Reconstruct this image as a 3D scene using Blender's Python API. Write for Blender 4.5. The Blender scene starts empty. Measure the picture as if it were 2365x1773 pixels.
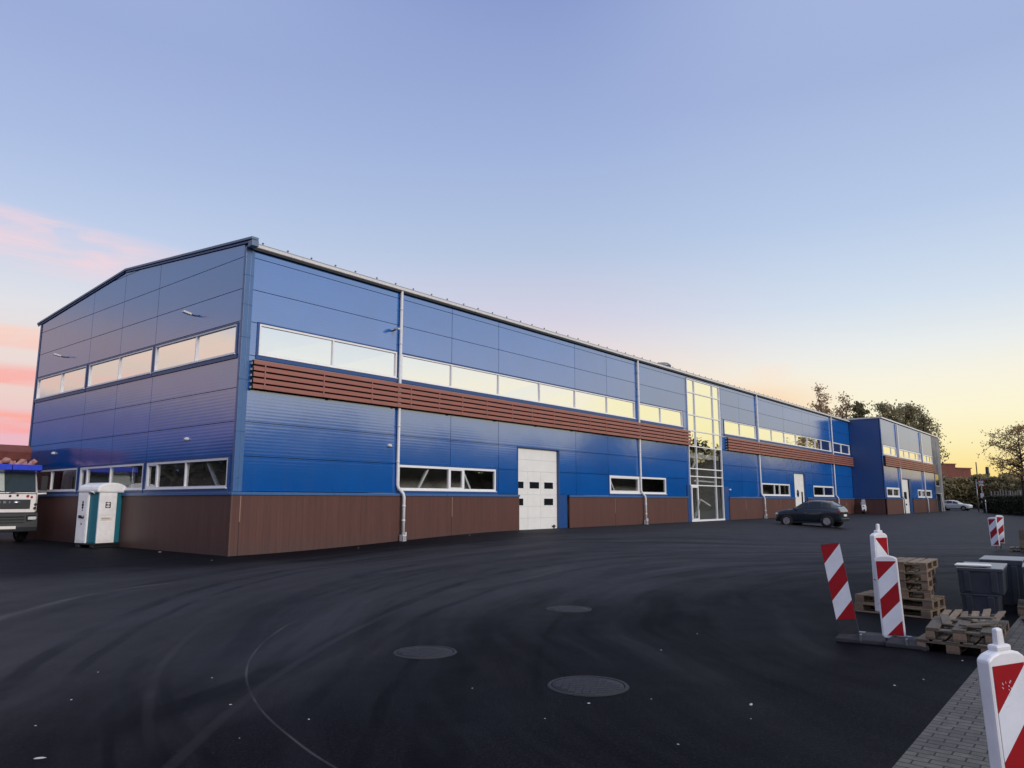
import bpy, math, random
from mathutils import Vector, Matrix
random.seed(7)
S = bpy.context.scene
COL = S.collection
R = math.radians
def lin(r, g, b):
    f = lambda c: (c/255/12.92) if c/255 <= .04045 else ((c/255+.055)/1.055)**2.4
    return (f(r), f(g), f(b), 1)

# ------------------------------------------------------------------ helpers
def tag(o, label=None, cat=None, group=None, kind=None):
    if label: o['label'] = label
    if cat: o['category'] = cat
    if group: o['group'] = group
    if kind: o['kind'] = kind
    return o
def empty(name, loc=(0, 0, 0), rz=0, label=None, cat=None, group=None):
    o = bpy.data.objects.new(name, None); COL.objects.link(o)
    o.empty_display_size = .2
    o.location = loc; o.rotation_euler = (0, 0, rz)
    return tag(o, label, cat, group)
def children(o): return [c for c in list(bpy.data.objects) if c.parent == o]
def copy_tree(o, parent=None):
    c = o.copy(); COL.objects.link(c)
    if parent: c.parent = parent
    for ch in children(o): copy_tree(ch, c)
    return c

class MB:
    def __init__(s): s.v = []; s.f = []; s.m = []; s.s = []
    def add(s, vs, fs, mi=0, sm=False):
        n = len(s.v); s.v += [tuple(p) for p in vs]
        for f in fs: s.f.append([n+i for i in f]); s.m.append(mi); s.s.append(sm)
    def box(s, x0, x1, y0, y1, z0, z1, mi=0):
        if x0 > x1: x0, x1 = x1, x0
        if y0 > y1: y0, y1 = y1, y0
        if z0 > z1: z0, z1 = z1, z0
        s.add([(x0,y0,z0),(x1,y0,z0),(x1,y1,z0),(x0,y1,z0),(x0,y0,z1),(x1,y0,z1),(x1,y1,z1),(x0,y1,z1)],
              [(0,3,2,1),(4,5,6,7),(0,1,5,4),(1,2,6,5),(2,3,7,6),(3,0,4,7)], mi)
    def obox(s, c, size, M, mi=0):
        a, b, d = [q/2 for q in size]; c = Vector(c)
        vs = [c + M @ Vector((x*a, y*b, z*d)) for z in (-1,1) for x, y in ((-1,-1),(1,-1),(1,1),(-1,1))]
        s.add(vs, [(0,3,2,1),(4,5,6,7),(0,1,5,4),(1,2,6,5),(2,3,7,6),(3,0,4,7)], mi)
    def bar(s, p, q, w, h, mi=0, roll=0):
        p = Vector(p); q = Vector(q); d = q-p
        M = d.to_track_quat('X', 'Z').to_matrix() @ Matrix.Rotation(roll, 3, 'X')
        s.obox((p+q)/2, (d.length, w, h), M, mi)
    def tube(s, pts, r, n=8, mi=0, cap=True):
        pts = [Vector(p) for p in pts]; k = len(pts)
        rs = r if isinstance(r, (list, tuple)) else [r]*k
        rings = []; up = None
        for i in range(k):
            t = (pts[min(i+1,k-1)]-pts[max(i-1,0)]).normalized()
            if up is None: up = t.orthogonal().normalized()
            a = (up - t*up.dot(t)).normalized(); up = a; b = t.cross(a)
            rings.append([pts[i]+(a*math.cos(6.28319*j/n)+b*math.sin(6.28319*j/n))*rs[i] for j in range(n)])
        s.loft(rings, mi, True, cap)
    def loft(s, rings, mi=0, sm=False, cap=True, closed=True):
        n = len(rings[0]); vs = [p for r in rings for p in r]; fs = []
        for i in range(len(rings)-1):
            for j in range(n if closed else n-1):
                a = i*n+j; b = i*n+(j+1) % n
                fs.append((a, b, b+n, a+n))
        s.add(vs, fs, mi, sm)
        if cap and closed:
            s.add(rings[0], [tuple(reversed(range(n)))], mi); s.add(rings[-1], [tuple(range(n))], mi)
    def lathe(s, c, prof, n=24, mi=0, axis='Z', sm=True):
        c = Vector(c); rings = []
        for r, h in prof:
            ring = []
            for j in range(n):
                a = 6.28319*j/n; x, y = r*math.cos(a), r*math.sin(a)
                ring.append(c+Vector({'Z': (x,y,h), 'X': (h,x,y), 'Y': (y,h,x)}[axis]))
            rings.append(ring)
        s.loft(rings, mi, sm)
    def prism(s, poly, fn, d0, d1, mi=0):
        n = len(poly)
        vs = [fn(u, d0, z) for u, z in poly]+[fn(u, d1, z) for u, z in poly]
        s.add(vs, [tuple(reversed(range(n))), tuple(range(n, 2*n))]+[(i, (i+1) % n, (i+1) % n+n, i+n) for i in range(n)], mi)
    def build(s, name, mats, parent=None, bevel=0, seg=2, fix=True):
        me = bpy.data.meshes.new(name); me.from_pydata(s.v, [], s.f)
        for m in (mats if isinstance(mats, (list, tuple)) else [mats]): me.materials.append(m)
        me.polygons.foreach_set('material_index', s.m); me.polygons.foreach_set('use_smooth', s.s)
        me.update()
        if fix:
            import bmesh
            b = bmesh.new(); b.from_mesh(me)
            bmesh.ops.remove_doubles(b, verts=b.verts, dist=1e-5)
            bmesh.ops.recalc_face_normals(b, faces=b.faces); b.to_mesh(me); b.free()
        o = bpy.data.objects.new(name, me); COL.objects.link(o)
        if parent: o.parent = parent
        if bevel:
            md = o.modifiers.new('bevel', 'BEVEL'); md.width = bevel; md.segments = seg; md.limit_method = 'ANGLE'; md.angle_limit = R(40)
        return o

# ------------------------------------------------------------------ materials
class NT:
    def __init__(s, tree): s.t = tree; s.n = tree.nodes; s.l = tree.links
    def node(s, ty, **kw):
        n = s.n.new(ty); ins = kw.pop('ins', {})
        for k, v in kw.items(): setattr(n, k, v)
        for k, v in ins.items():
            if isinstance(v, bpy.types.NodeSocket): s.l.new(v, n.inputs[k])
            else: n.inputs[k].default_value = v
        return n
    def math(s, op, a, b=None, c=None, clamp=False):
        n = s.n.new('ShaderNodeMath'); n.operation = op; n.use_clamp = clamp
        for i, v in enumerate((a, b, c)):
            if v is None: continue
            if isinstance(v, bpy.types.NodeSocket): s.l.new(v, n.inputs[i])
            else: n.inputs[i].default_value = v
        return n.outputs[0]
    def mix(s, f, a, b, blend='MIX'):
        n = s.n.new('ShaderNodeMix'); n.data_type = 'RGBA'; n.blend_type = blend
        for k, v in ((0, f), (6, a), (7, b)):
            if isinstance(v, bpy.types.NodeSocket): s.l.new(v, n.inputs[k])
            else: n.inputs[k].default_value = v
        return n.outputs[2]
    def ramp(s, f, stops, interp='LINEAR'):
        n = s.n.new('ShaderNodeValToRGB'); n.color_ramp.interpolation = interp
        e = n.color_ramp.elements
        while len(e) < len(stops): e.new(.5)
        for q, (p, c) in zip(e, stops): q.position = p; q.color = c if len(c) == 4 else (*c, 1)
        s.l.new(f, n.inputs[0]); return n.outputs[0]
    def noise(s, vec, scale, detail=3, rough=.5, dist=0, out='Fac'):
        n = s.node('ShaderNodeTexNoise'); n.inputs['Scale'].default_value = scale
        n.inputs['Detail'].default_value = detail; n.inputs['Roughness'].default_value = rough; n.inputs['Distortion'].default_value = dist
        s.l.new(vec, n.inputs['Vector']); return n.outputs[out]
def newmat(name):
    m = bpy.data.materials.new(name); m.use_nodes = True
    t = NT(m.node_tree); return m, t, t.n['Principled BSDF']
def mat(name, col, rough=.6, metal=0, var=.12, vs=6, bump=0, bs=60, ior=1.5, coat=0, dirt=0, stretch=(1, 1, 1)):
    m, t, p = newmat(name)
    col = col if len(col) == 4 else (*col, 1)
    tc = t.node('ShaderNodeTexCoord').outputs['Object']
    mp = t.node('ShaderNodeMapping', ins={'Scale': stretch}); t.l.new(tc, mp.inputs[0])
    nz = t.noise(mp.outputs[0], vs, 5, .6)
    k = t.ramp(nz, [(.3, (1-var,)*3), (.7, (1+var*.6,)*3)])
    c = t.mix(1, col, k, 'MULTIPLY')
    if dirt:
        dn = t.ramp(t.noise(mp.outputs[0], vs*.4, 6, .7, .5), [(.45, (0, 0, 0)), (.75, (1, 1, 1))])
        c = t.mix(t.math('MULTIPLY', dn, dirt), c, (.05, .042, .035, 1))
    t.l.new(c, p.inputs['Base Color'])
    rr = t.math('ADD', t.math('MULTIPLY', nz, .16), rough-.08, clamp=True); t.l.new(rr, p.inputs['Roughness'])
    p.inputs['Metallic'].default_value = metal; p.inputs['IOR'].default_value = ior
    p.inputs['Coat Weight'].default_value = coat; p.inputs['Coat Roughness'].default_value = .06
    if bump:
        b = t.node('ShaderNodeBump', ins={'Strength': bump, 'Distance': .01}); t.l.new(t.noise(mp.outputs[0], bs, 4), b.inputs['Height'])
        t.l.new(b.outputs[0], p.inputs['Normal'])
    return m
def panel_mat(name, col, ior, rough, pitch=.11, amp=.1):
    m, t, p = newmat(name)
    tc = t.node('ShaderNodeTexCoord').outputs['Object']
    nz = t.noise(tc, .7, 4, .5); nz2 = t.noise(tc, 14, 3)
    c = t.mix(1, (*col, 1), t.ramp(nz, [(.3, (.9, .9, .92)), (.7, (1.06, 1.05, 1.04))]), 'MULTIPLY')
    isl = t.node('ShaderNodeNewGeometry').outputs['Random Per Island']
    c = t.mix(1, c, t.ramp(isl, [(0, (.90, .91, .92)), (1, (1.07, 1.06, 1.05))]), 'MULTIPLY')
    mp = t.node('ShaderNodeMapping', ins={'Scale': (2.2, 2.2, .10)}); t.l.new(tc, mp.inputs[0])
    run = t.ramp(t.noise(mp.outputs[0], 2.0, 5, .65), [(.52, (0,)*3), (.78, (1,)*3)])
    c = t.mix(t.math('MULTIPLY', run, .16), c, (.10, .11, .12, 1))
    t.l.new(c, p.inputs['Base Color'])
    t.l.new(t.math('ADD', t.math('MULTIPLY', nz2, .06), rough), p.inputs['Roughness'])
    p.inputs['IOR'].default_value = ior
    z = t.node('ShaderNodeSeparateXYZ', ins={0: tc}).outputs[2]
    w = t.math('SINE', t.math('MULTIPLY', z, 6.28319/pitch))
    big = t.noise(tc, .9, 2, .4)
    h = t.math('ADD', t.math('MULTIPLY', w, amp), t.math('MULTIPLY', big, .8))
    b = t.node('ShaderNodeBump', ins={'Strength': .5, 'Distance': .012, 'Height': h})
    t.l.new(b.outputs[0], p.inputs['Normal'])
    return m
def glass_mat(name, base=.5, tint=(.30, .33, .32), wav=.02):
    m = bpy.data.materials.new(name); m.use_nodes = True; t = NT(m.node_tree)
    t.n.remove(t.n['Principled BSDF']); out = t.n['Material Output']
    tc = t.node('ShaderNodeTexCoord').outputs['Object']
    bmp = t.node('ShaderNodeBump', ins={'Strength': .4, 'Distance': wav, 'Height': t.noise(tc, .55, 1)})
    gl = t.node('ShaderNodeBsdfGlossy', ins={'Color': (.99, .99, .98, 1), 'Roughness': .012, 'Normal': bmp.outputs[0]})
    tr = t.node('ShaderNodeBsdfTransparent', ins={'Color': (*tint, 1)})
    fc = t.node('ShaderNodeLayerWeight', ins={'Blend': .5}).outputs['Facing']
    f = t.math('ADD', t.math('MULTIPLY', t.math('POWER', fc, 3.5), 1-base), base, clamp=True)
    mx = t.node('ShaderNodeMixShader', ins={0: f, 1: tr.outputs[0], 2: gl.outputs[0]})
    t.l.new(mx.outputs[0], out.inputs[0]); return m
def leaf_mat(name, c1, c2, trans=.35):
    m, t, p = newmat(name)
    gi = t.node('ShaderNodeNewGeometry').outputs['Random Per Island']
    c = t.ramp(gi, [(0, c1), (1, c2)])
    t.l.new(c, p.inputs['Base Color']); p.inputs['Roughness'].default_value = .65
    tl = t.node('ShaderNodeBsdfTranslucent', ins={'Color': c})
    mx = t.node('ShaderNodeMixShader', ins={0: trans, 1: p.outputs[0], 2: tl.outputs[0]})
    t.l.new(mx.outputs[0], t.n['Material Output'].inputs[0]); return m
M = {}
M['blue'] = panel_mat('blue_cladding', (.001, .104, .41), 3.05, .10, .11, .03)
M['blue_trim'] = mat('blue_trim', (.05, .13, .30), .3, var=.06, ior=1.7)
M['blue_dark'] = mat('blue_flashing', (.012, .065, .22), .35, var=.06, ior=1.6)
M['verge'] = mat('verge_metal', (.13, .19, .28), .35, var=.08)
M['dark'] = mat('dark_core', (.012, .014, .02), .8, var=.1)
M['plinth'] = None
M['slat'] = mat('brown_slat', (.31, .120, .092), .45, var=.14, vs=3, stretch=(.3, 4, 4), ior=1.5)
M['white'] = mat('white_frame', (.80, .80, .80), .35, var=.04)
M['door'] = mat('white_door', (.78, .77, .73), .45, var=.05, vs=2)
M['gutter'] = mat('pale_metal', (.66, .65, .64), .4, var=.1)
M['pipe'] = mat('white_pipe', (.66, .66, .66), .38, var=.06)
M['greymetal'] = mat('grey_metal', (.22, .23, .25), .4, .6, var=.1)
M['black'] = mat('black_plastic', (.012, .012, .014), .5, var=.15)
M['glass'] = glass_mat('window_glass', .94, (.30, .33, .32))
M['glass_lo'] = glass_mat('clear_glass', .20, (.84, .87, .86))
M['interior'] = mat('interior_paint', (.58, .56, .52), .8, var=.25, vs=.6)
M['roof'] = mat('roof_sheet', (.28, .29, .31), .5)
M['concrete'] = mat('grey_concrete', (.24, .24, .24), .85, var=.25, vs=1.2, bump=.3, bs=25, dirt=.4)
M['red'] = mat('red_reflective', (.34, .002, .008), .4, var=.06, vs=10)
M['sheet_white'] = mat('white_reflective', (.80, .82, .88), .4, var=.08, vs=5, dirt=.14)
M['plastic_white'] = mat('white_plastic', (.86, .85, .85), .4, var=.07, vs=5, dirt=.16)
M['rubber'] = mat('black_rubber', (.035, .036, .042), .75, var=.3, vs=12, bump=.4, bs=70, dirt=.2)
M['bin'] = mat('dark_plastic', (.045, .052, .065), .42, var=.15, vs=6)
M['binlid'] = mat('grey_lid', (.24, .24, .25), .45, var=.12)
M['cream'] = mat('cream_tray', (.78, .76, .70), .5, var=.08)
M['rock'] = mat('pale_stone', (.50, .49, .47), .8)
M['iron'] = mat('cast_iron', (.013, .0128, .0155), .7, .0, var=.5, vs=30, bump=.9, bs=45, dirt=.3)
M['teal'] = mat('teal_plastic', (.012, .15, .20), .45, var=.08)
M['chrome'] = mat('alloy', (.62, .62, .63), .25, .85)
M['tyre'] = mat('tyre', (.013, .013, .014), .8)
M['carglass'] = mat('car_glass', (.012, .015, .018), .06, var=.02, ior=1.55)
M['tail'] = mat('tail_light', (.35, .008, .008), .2)
M['head'] = mat('headlight', (.7, .72, .74), .12)
def plinth_mat():
    m, t, p = newmat('brown_plinth')
    tc = t.node('ShaderNodeTexCoord').outputs['Object']
    sp = t.node('ShaderNodeSeparateXYZ', ins={0: tc})
    u = t.math('ADD', sp.outputs[0], sp.outputs[1])
    fr = t.math('FRACT', t.math('MULTIPLY', u, 4.0))
    g = t.math('LESS_THAN', fr, .045)
    mp = t.node('ShaderNodeMapping', ins={'Scale': (3, 3, .3)}); t.l.new(tc, mp.inputs[0])
    nz = t.noise(mp.outputs[0], 2.5, 5, .6)
    cell = t.node('ShaderNodeTexWhiteNoise', noise_dimensions='1D', ins={'W': t.math('FLOOR', t.math('MULTIPLY', u, 4.0))})
    c = t.mix(1, (.105, .043, .034, 1), t.ramp(nz, [(.3, (.85,)*3), (.7, (1.1,)*3)]), 'MULTIPLY')
    c = t.mix(1, c, t.ramp(cell.outputs[0], [(0, (.93,)*3), (1, (1.05,)*3)]), 'MULTIPLY')
    c = t.mix(t.math('MULTIPLY', g, .55), c, (.03, .018, .014, 1))
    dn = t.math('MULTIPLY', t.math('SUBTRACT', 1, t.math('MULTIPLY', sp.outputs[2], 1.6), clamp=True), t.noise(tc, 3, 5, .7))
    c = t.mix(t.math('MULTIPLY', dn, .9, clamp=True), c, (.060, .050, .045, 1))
    t.l.new(c, p.inputs['Base Color']); p.inputs['Roughness'].default_value = .48
    b = t.node('ShaderNodeBump', ins={'Strength': .5, 'Distance': .01, 'Height': t.math('SUBTRACT', 1, g)})
    t.l.new(b.outputs[0], p.inputs['Normal']); return m
M['plinth'] = plinth_mat()
def wood_mat(name, c1, c2):
    m, t, p = newmat(name)
    tc = t.node('ShaderNodeTexCoord').outputs['Object']; oi = t.node('ShaderNodeObjectInfo').outputs['Random']
    gi = t.node('ShaderNodeNewGeometry').outputs['Random Per Island']
    mp = t.node('ShaderNodeMapping', ins={'Scale': (2, 14, 14)}); t.l.new(tc, mp.inputs[0])
    nz = t.noise(mp.outputs[0], 4, 6, .65, .6)
    c = t.ramp(nz, [(.25, c1), (.75, c2)])
    c = t.mix(1, c, t.ramp(gi, [(0, (.65,)*3), (1, (1.15,)*3)]), 'MULTIPLY')
    c = t.mix(1, c, t.ramp(oi, [(0, (.7, .72, .75)), (1, (1.12,)*3)]), 'MULTIPLY')
    dn = t.ramp(t.noise(tc, 3, 5, .7), [(.45, (0, 0, 0)), (.7, (1, 1, 1))])
    c = t.mix(t.math('MULTIPLY', dn, .45), c, (.07, .06, .05, 1))
    t.l.new(c, p.inputs['Base Color']); p.inputs['Roughness'].default_value = .8
    b = t.node('ShaderNodeBump', ins={'Strength': .5, 'Distance': .006, 'Height': nz}); t.l.new(b.outputs[0], p.inputs['Normal'])
    return m
M['wood'] = wood_mat('pallet_wood', (.20, .13, .075), (.42, .31, .20))
M['wood_end'] = wood_mat('pallet_block_wood', (.22, .13, .08), (.40, .28, .19))
M['wood_grey'] = wood_mat('grey_wood', (.085, .064, .044), (.23, .18, .125))

# ------------------------------------------------------------------ camera (measured from the photograph)
YAW, PITCH = R(39.15), R(9.04)
CAM = Vector((-12.630, -21.664, 1.70))
F = Vector((math.cos(YAW)*math.cos(PITCH), math.sin(YAW)*math.cos(PITCH), math.sin(PITCH)))
RT = Vector((math.sin(YAW), -math.cos(YAW), 0)); UP = RT.cross(F)
cd = bpy.data.cameras.new('camera'); co = bpy.data.objects.new('camera', cd); COL.objects.link(co)
mx = Matrix((RT, UP, -F)).transposed().to_4x4(); mx.translation = CAM; co.matrix_world = mx
cd.sensor_fit = 'HORIZONTAL'; cd.sensor_width = 36; cd.lens = 36*1697/2365; cd.clip_start = .05; cd.clip_end = 6000
S.camera = co

# ------------------------------------------------------------------ sky and sun
SUN_H, SUN_E, GLOW_H = -95, 20, -26  # sun lamp raised and turned off the glow, to brighten front wall and truck
W = bpy.data.worlds.new('World'); S.world = W; W.use_nodes = True
t = NT(W.node_tree); bg = t.n['Background']
vec = t.node('ShaderNodeTexCoord').outputs['Generated']
sp = t.node('ShaderNodeSeparateXYZ', ins={0: vec})
ele = t.math('MULTIPLY', t.math('ARCSINE', sp.outputs[2]), 57.29578)
ef = t.math('DIVIDE', ele, 90, clamp=True)
az = t.math('MULTIPLY', t.math('ARCTAN2', sp.outputs[1], sp.outputs[0]), 57.29578)   # heading in degrees, 0 = along the facade
hor = t.node('ShaderNodeVectorMath', operation='NORMALIZE', ins={0: t.node('ShaderNodeCombineXYZ', ins={0: sp.outputs[0], 1: sp.outputs[1]}).outputs[0]})
c = t.node('ShaderNodeVectorMath', operation='DOT_PRODUCT', ins={0: hor.outputs[0], 1: (math.cos(R(GLOW_H)), math.sin(R(GLOW_H)), 0)}).outputs['Value']
def rp(stops): return t.ramp(ef, [(e/90, lin(*q)[:3] if max(q) > 2 else q) for e, q in stops])
ZEN_BOOST = [(52, (.40, .48, .76)), (70, (.9, .95, 1.1)), (90, (1.15, 1.15, 1.25))]  # unseen overhead sky brightened to throw more light on the beacons
sunw = rp([(0, (255, 210, 116)), (2, (255, 228, 148)), (4, (255, 242, 190)), (6, (255, 247, 214)), (8.5, (250, 245, 228)), (10.5, (237, 240, 238)), (14, (212, 225, 240)), (20, (185, 204, 234)), (29, (165, 182, 222))]+ZEN_BOOST)
glow = rp([(0, (255, 220, 110)), (3, (255, 238, 160)), (5, (255, 245, 188)), (8, (255, 247, 202)), (11, (250, 245, 220)), (16, (220, 231, 236)), (24, (188, 205, 232)), (31, (165, 182, 222))]+ZEN_BOOST)
midw = rp([(0, (255, 190, 140)), (6, (254, 208, 168)), (9, (250, 222, 196)), (12, (230, 218, 222)), (14, (214, 211, 228)), (19.4, (182, 199, 227)), (27, (161, 180, 222)), (36.6, (140, 158, 208))]+ZEN_BOOST)
lefw = rp([(0, (236, 176, 190)), (4.5, (236, 186, 200)), (6.5, (238, 206, 200)), (10, (236, 222, 218)), (13, (226, 226, 232)), (18, (192, 208, 236)), (24, (171, 189, 227)), (31, (156, 174, 218))]+ZEN_BOOST)
rear = rp([(0, (70, 92, 150)), (5, (98, 118, 176)), (6.4, (156, 152, 180)), (7.2, (216, 196, 186)), (11.5, (226, 206, 194)), (13.5, (180, 194, 220)), (20, (158, 184, 222)), (30, (142, 164, 211)), (36, (140, 158, 207))]+ZEN_BOOST)
w1 = t.node('ShaderNodeMapRange', interpolation_type='SMOOTHSTEP', ins={0: c, 1: .45, 2: .80}).outputs[0]
w0 = t.node('ShaderNodeMapRange', interpolation_type='SMOOTHSTEP', ins={0: c, 1: -.15, 2: .45}).outputs[0]
w2 = t.node('ShaderNodeMapRange', interpolation_type='SMOOTHSTEP', ins={0: c, 1: .990, 2: .9996}).outputs[0]
wr = t.node('ShaderNodeMapRange', interpolation_type='SMOOTHSTEP', ins={0: c, 1: -.62, 2: -.36}).outputs[0]
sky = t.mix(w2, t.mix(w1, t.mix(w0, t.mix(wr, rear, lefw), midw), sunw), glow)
# clouds: thin rosy streaks, stretched along the horizon
cv = t.node('ShaderNodeCombineXYZ', ins={0: t.math('MULTIPLY', az, .020), 1: t.math('MULTIPLY', ele, .16)})
n1 = t.noise(cv.outputs[0], 1.6, 5, .55, .4)
lm = t.node('ShaderNodeMapRange', interpolation_type='SMOOTHSTEP', ins={0: c, 1: .26, 2: -.02}).outputs[0]; lm = t.math('MULTIPLY', lm, t.math('ADD', .25, t.math('MULTIPLY', wr, .75)))
def band(x, lo, hi, soft):
    a = t.node('ShaderNodeMapRange', interpolation_type='SMOOTHSTEP', ins={0: x, 1: lo-soft, 2: lo+soft}).outputs[0]
    b = t.node('ShaderNodeMapRange', interpolation_type='SMOOTHSTEP', ins={0: x, 1: hi-soft, 2: hi+soft}).outputs[0]
    return t.math('SUBTRACT', a, b)
wob = t.math('ADD', ele, t.math('MULTIPLY', t.math('SUBTRACT', n1, .5), 2.2))
fine = t.noise(cv.outputs[0], 6, 6, .6, .8)
b1 = t.math('MULTIPLY', t.math('ADD', band(wob, 9.6, 11.2, .28), t.math('ADD', band(wob, 7.4, 8.7, .25), band(wob, 4.4, 6.0, .3))), lm)
b1 = t.math('MULTIPLY', b1, t.ramp(fine, [(.36, (.25,)*3), (.54, (1,)*3)]))
pk = t.ramp(ef, [(4/90, lin(255, 160, 150)), (6/90, lin(255, 172, 158)), (8.2/90, lin(250, 178, 172)), (11/90, lin(255, 208, 188))])
sky = t.mix(t.math('MULTIPLY', b1, .92), sky, pk)
tilt = t.math('ADD', wob, t.math('MULTIPLY', t.math('SUBTRACT', az, 70), -.10))
b2 = t.math('MULTIPLY', band(tilt, 14.6, 18.2, .7), t.node('ShaderNodeMapRange', interpolation_type='SMOOTHSTEP', ins={0: az, 1: 58, 2: 71}).outputs[0])
b2 = t.math('MULTIPLY', b2, t.ramp(fine, [(.36, (.22,)*3), (.58, (1,)*3)]))
sky = t.mix(t.math('MULTIPLY', b2, .75), sky, lin(246, 214, 220))
cv2 = t.node('ShaderNodeCombineXYZ', ins={0: t.math('MULTIPLY', az, .12), 1: t.math('MULTIPLY', ele, .3)})
f2 = t.noise(cv2.outputs[0], 3, 5, .6, .6)
b3 = t.math('MULTIPLY', band(t.math('ADD', ele, t.math('MULTIPLY', t.math('SUBTRACT', f2, .5), 2.5)), 8.9, 9.7, .5), band(az, 18.2, 20.8, .9))
sky = t.mix(t.math('MULTIPLY', b3, .55), sky, lin(252, 232, 214))
b4 = t.math('MULTIPLY', band(t.math('ADD', ele, t.math('MULTIPLY', t.math('SUBTRACT', n1, .5), 1.5)), 4, 8, 1.4), band(az, 17, 27, 3.5))
sky = t.mix(t.math('MULTIPLY', b4, .75), sky, lin(252, 208, 168))
below = t.node('ShaderNodeMapRange', ins={0: ele, 1: -.5, 2: -6}).outputs[0]
sky = t.mix(below, sky, (.08, .075, .08, 1))
# a little of the physical sky, its sun set to the raised sun lamp's direction
ns = t.node('ShaderNodeTexSky', sky_type='NISHITA', sun_disc=False); ns.sun_elevation = R(SUN_E); ns.sun_rotation = R(90-SUN_H); ns.air_density = 1.2
sky = t.mix(.03, sky, t.mix(1, ns.outputs[0], (.10, .10, .10, 1), 'MULTIPLY'))
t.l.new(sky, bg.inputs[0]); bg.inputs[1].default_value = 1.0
sl = bpy.data.lights.new('sun', 'SUN'); so = bpy.data.objects.new('sun', sl); COL.objects.link(so)
sl.energy = 2.0; sl.angle = R(18); sl.color = (1, .93, .84)
sd = Vector((math.cos(R(SUN_H))*math.cos(R(SUN_E)), math.sin(R(SUN_H))*math.cos(R(SUN_E)), math.sin(R(SUN_E))))
so.rotation_euler = (-sd).to_track_quat('-Z', 'Y').to_euler()
so.location = sd*60
S.view_settings.view_transform = 'Standard'; S.view_settings.look = 'None'; S.view_settings.exposure = 0; S.view_settings.gamma = 1

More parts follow.
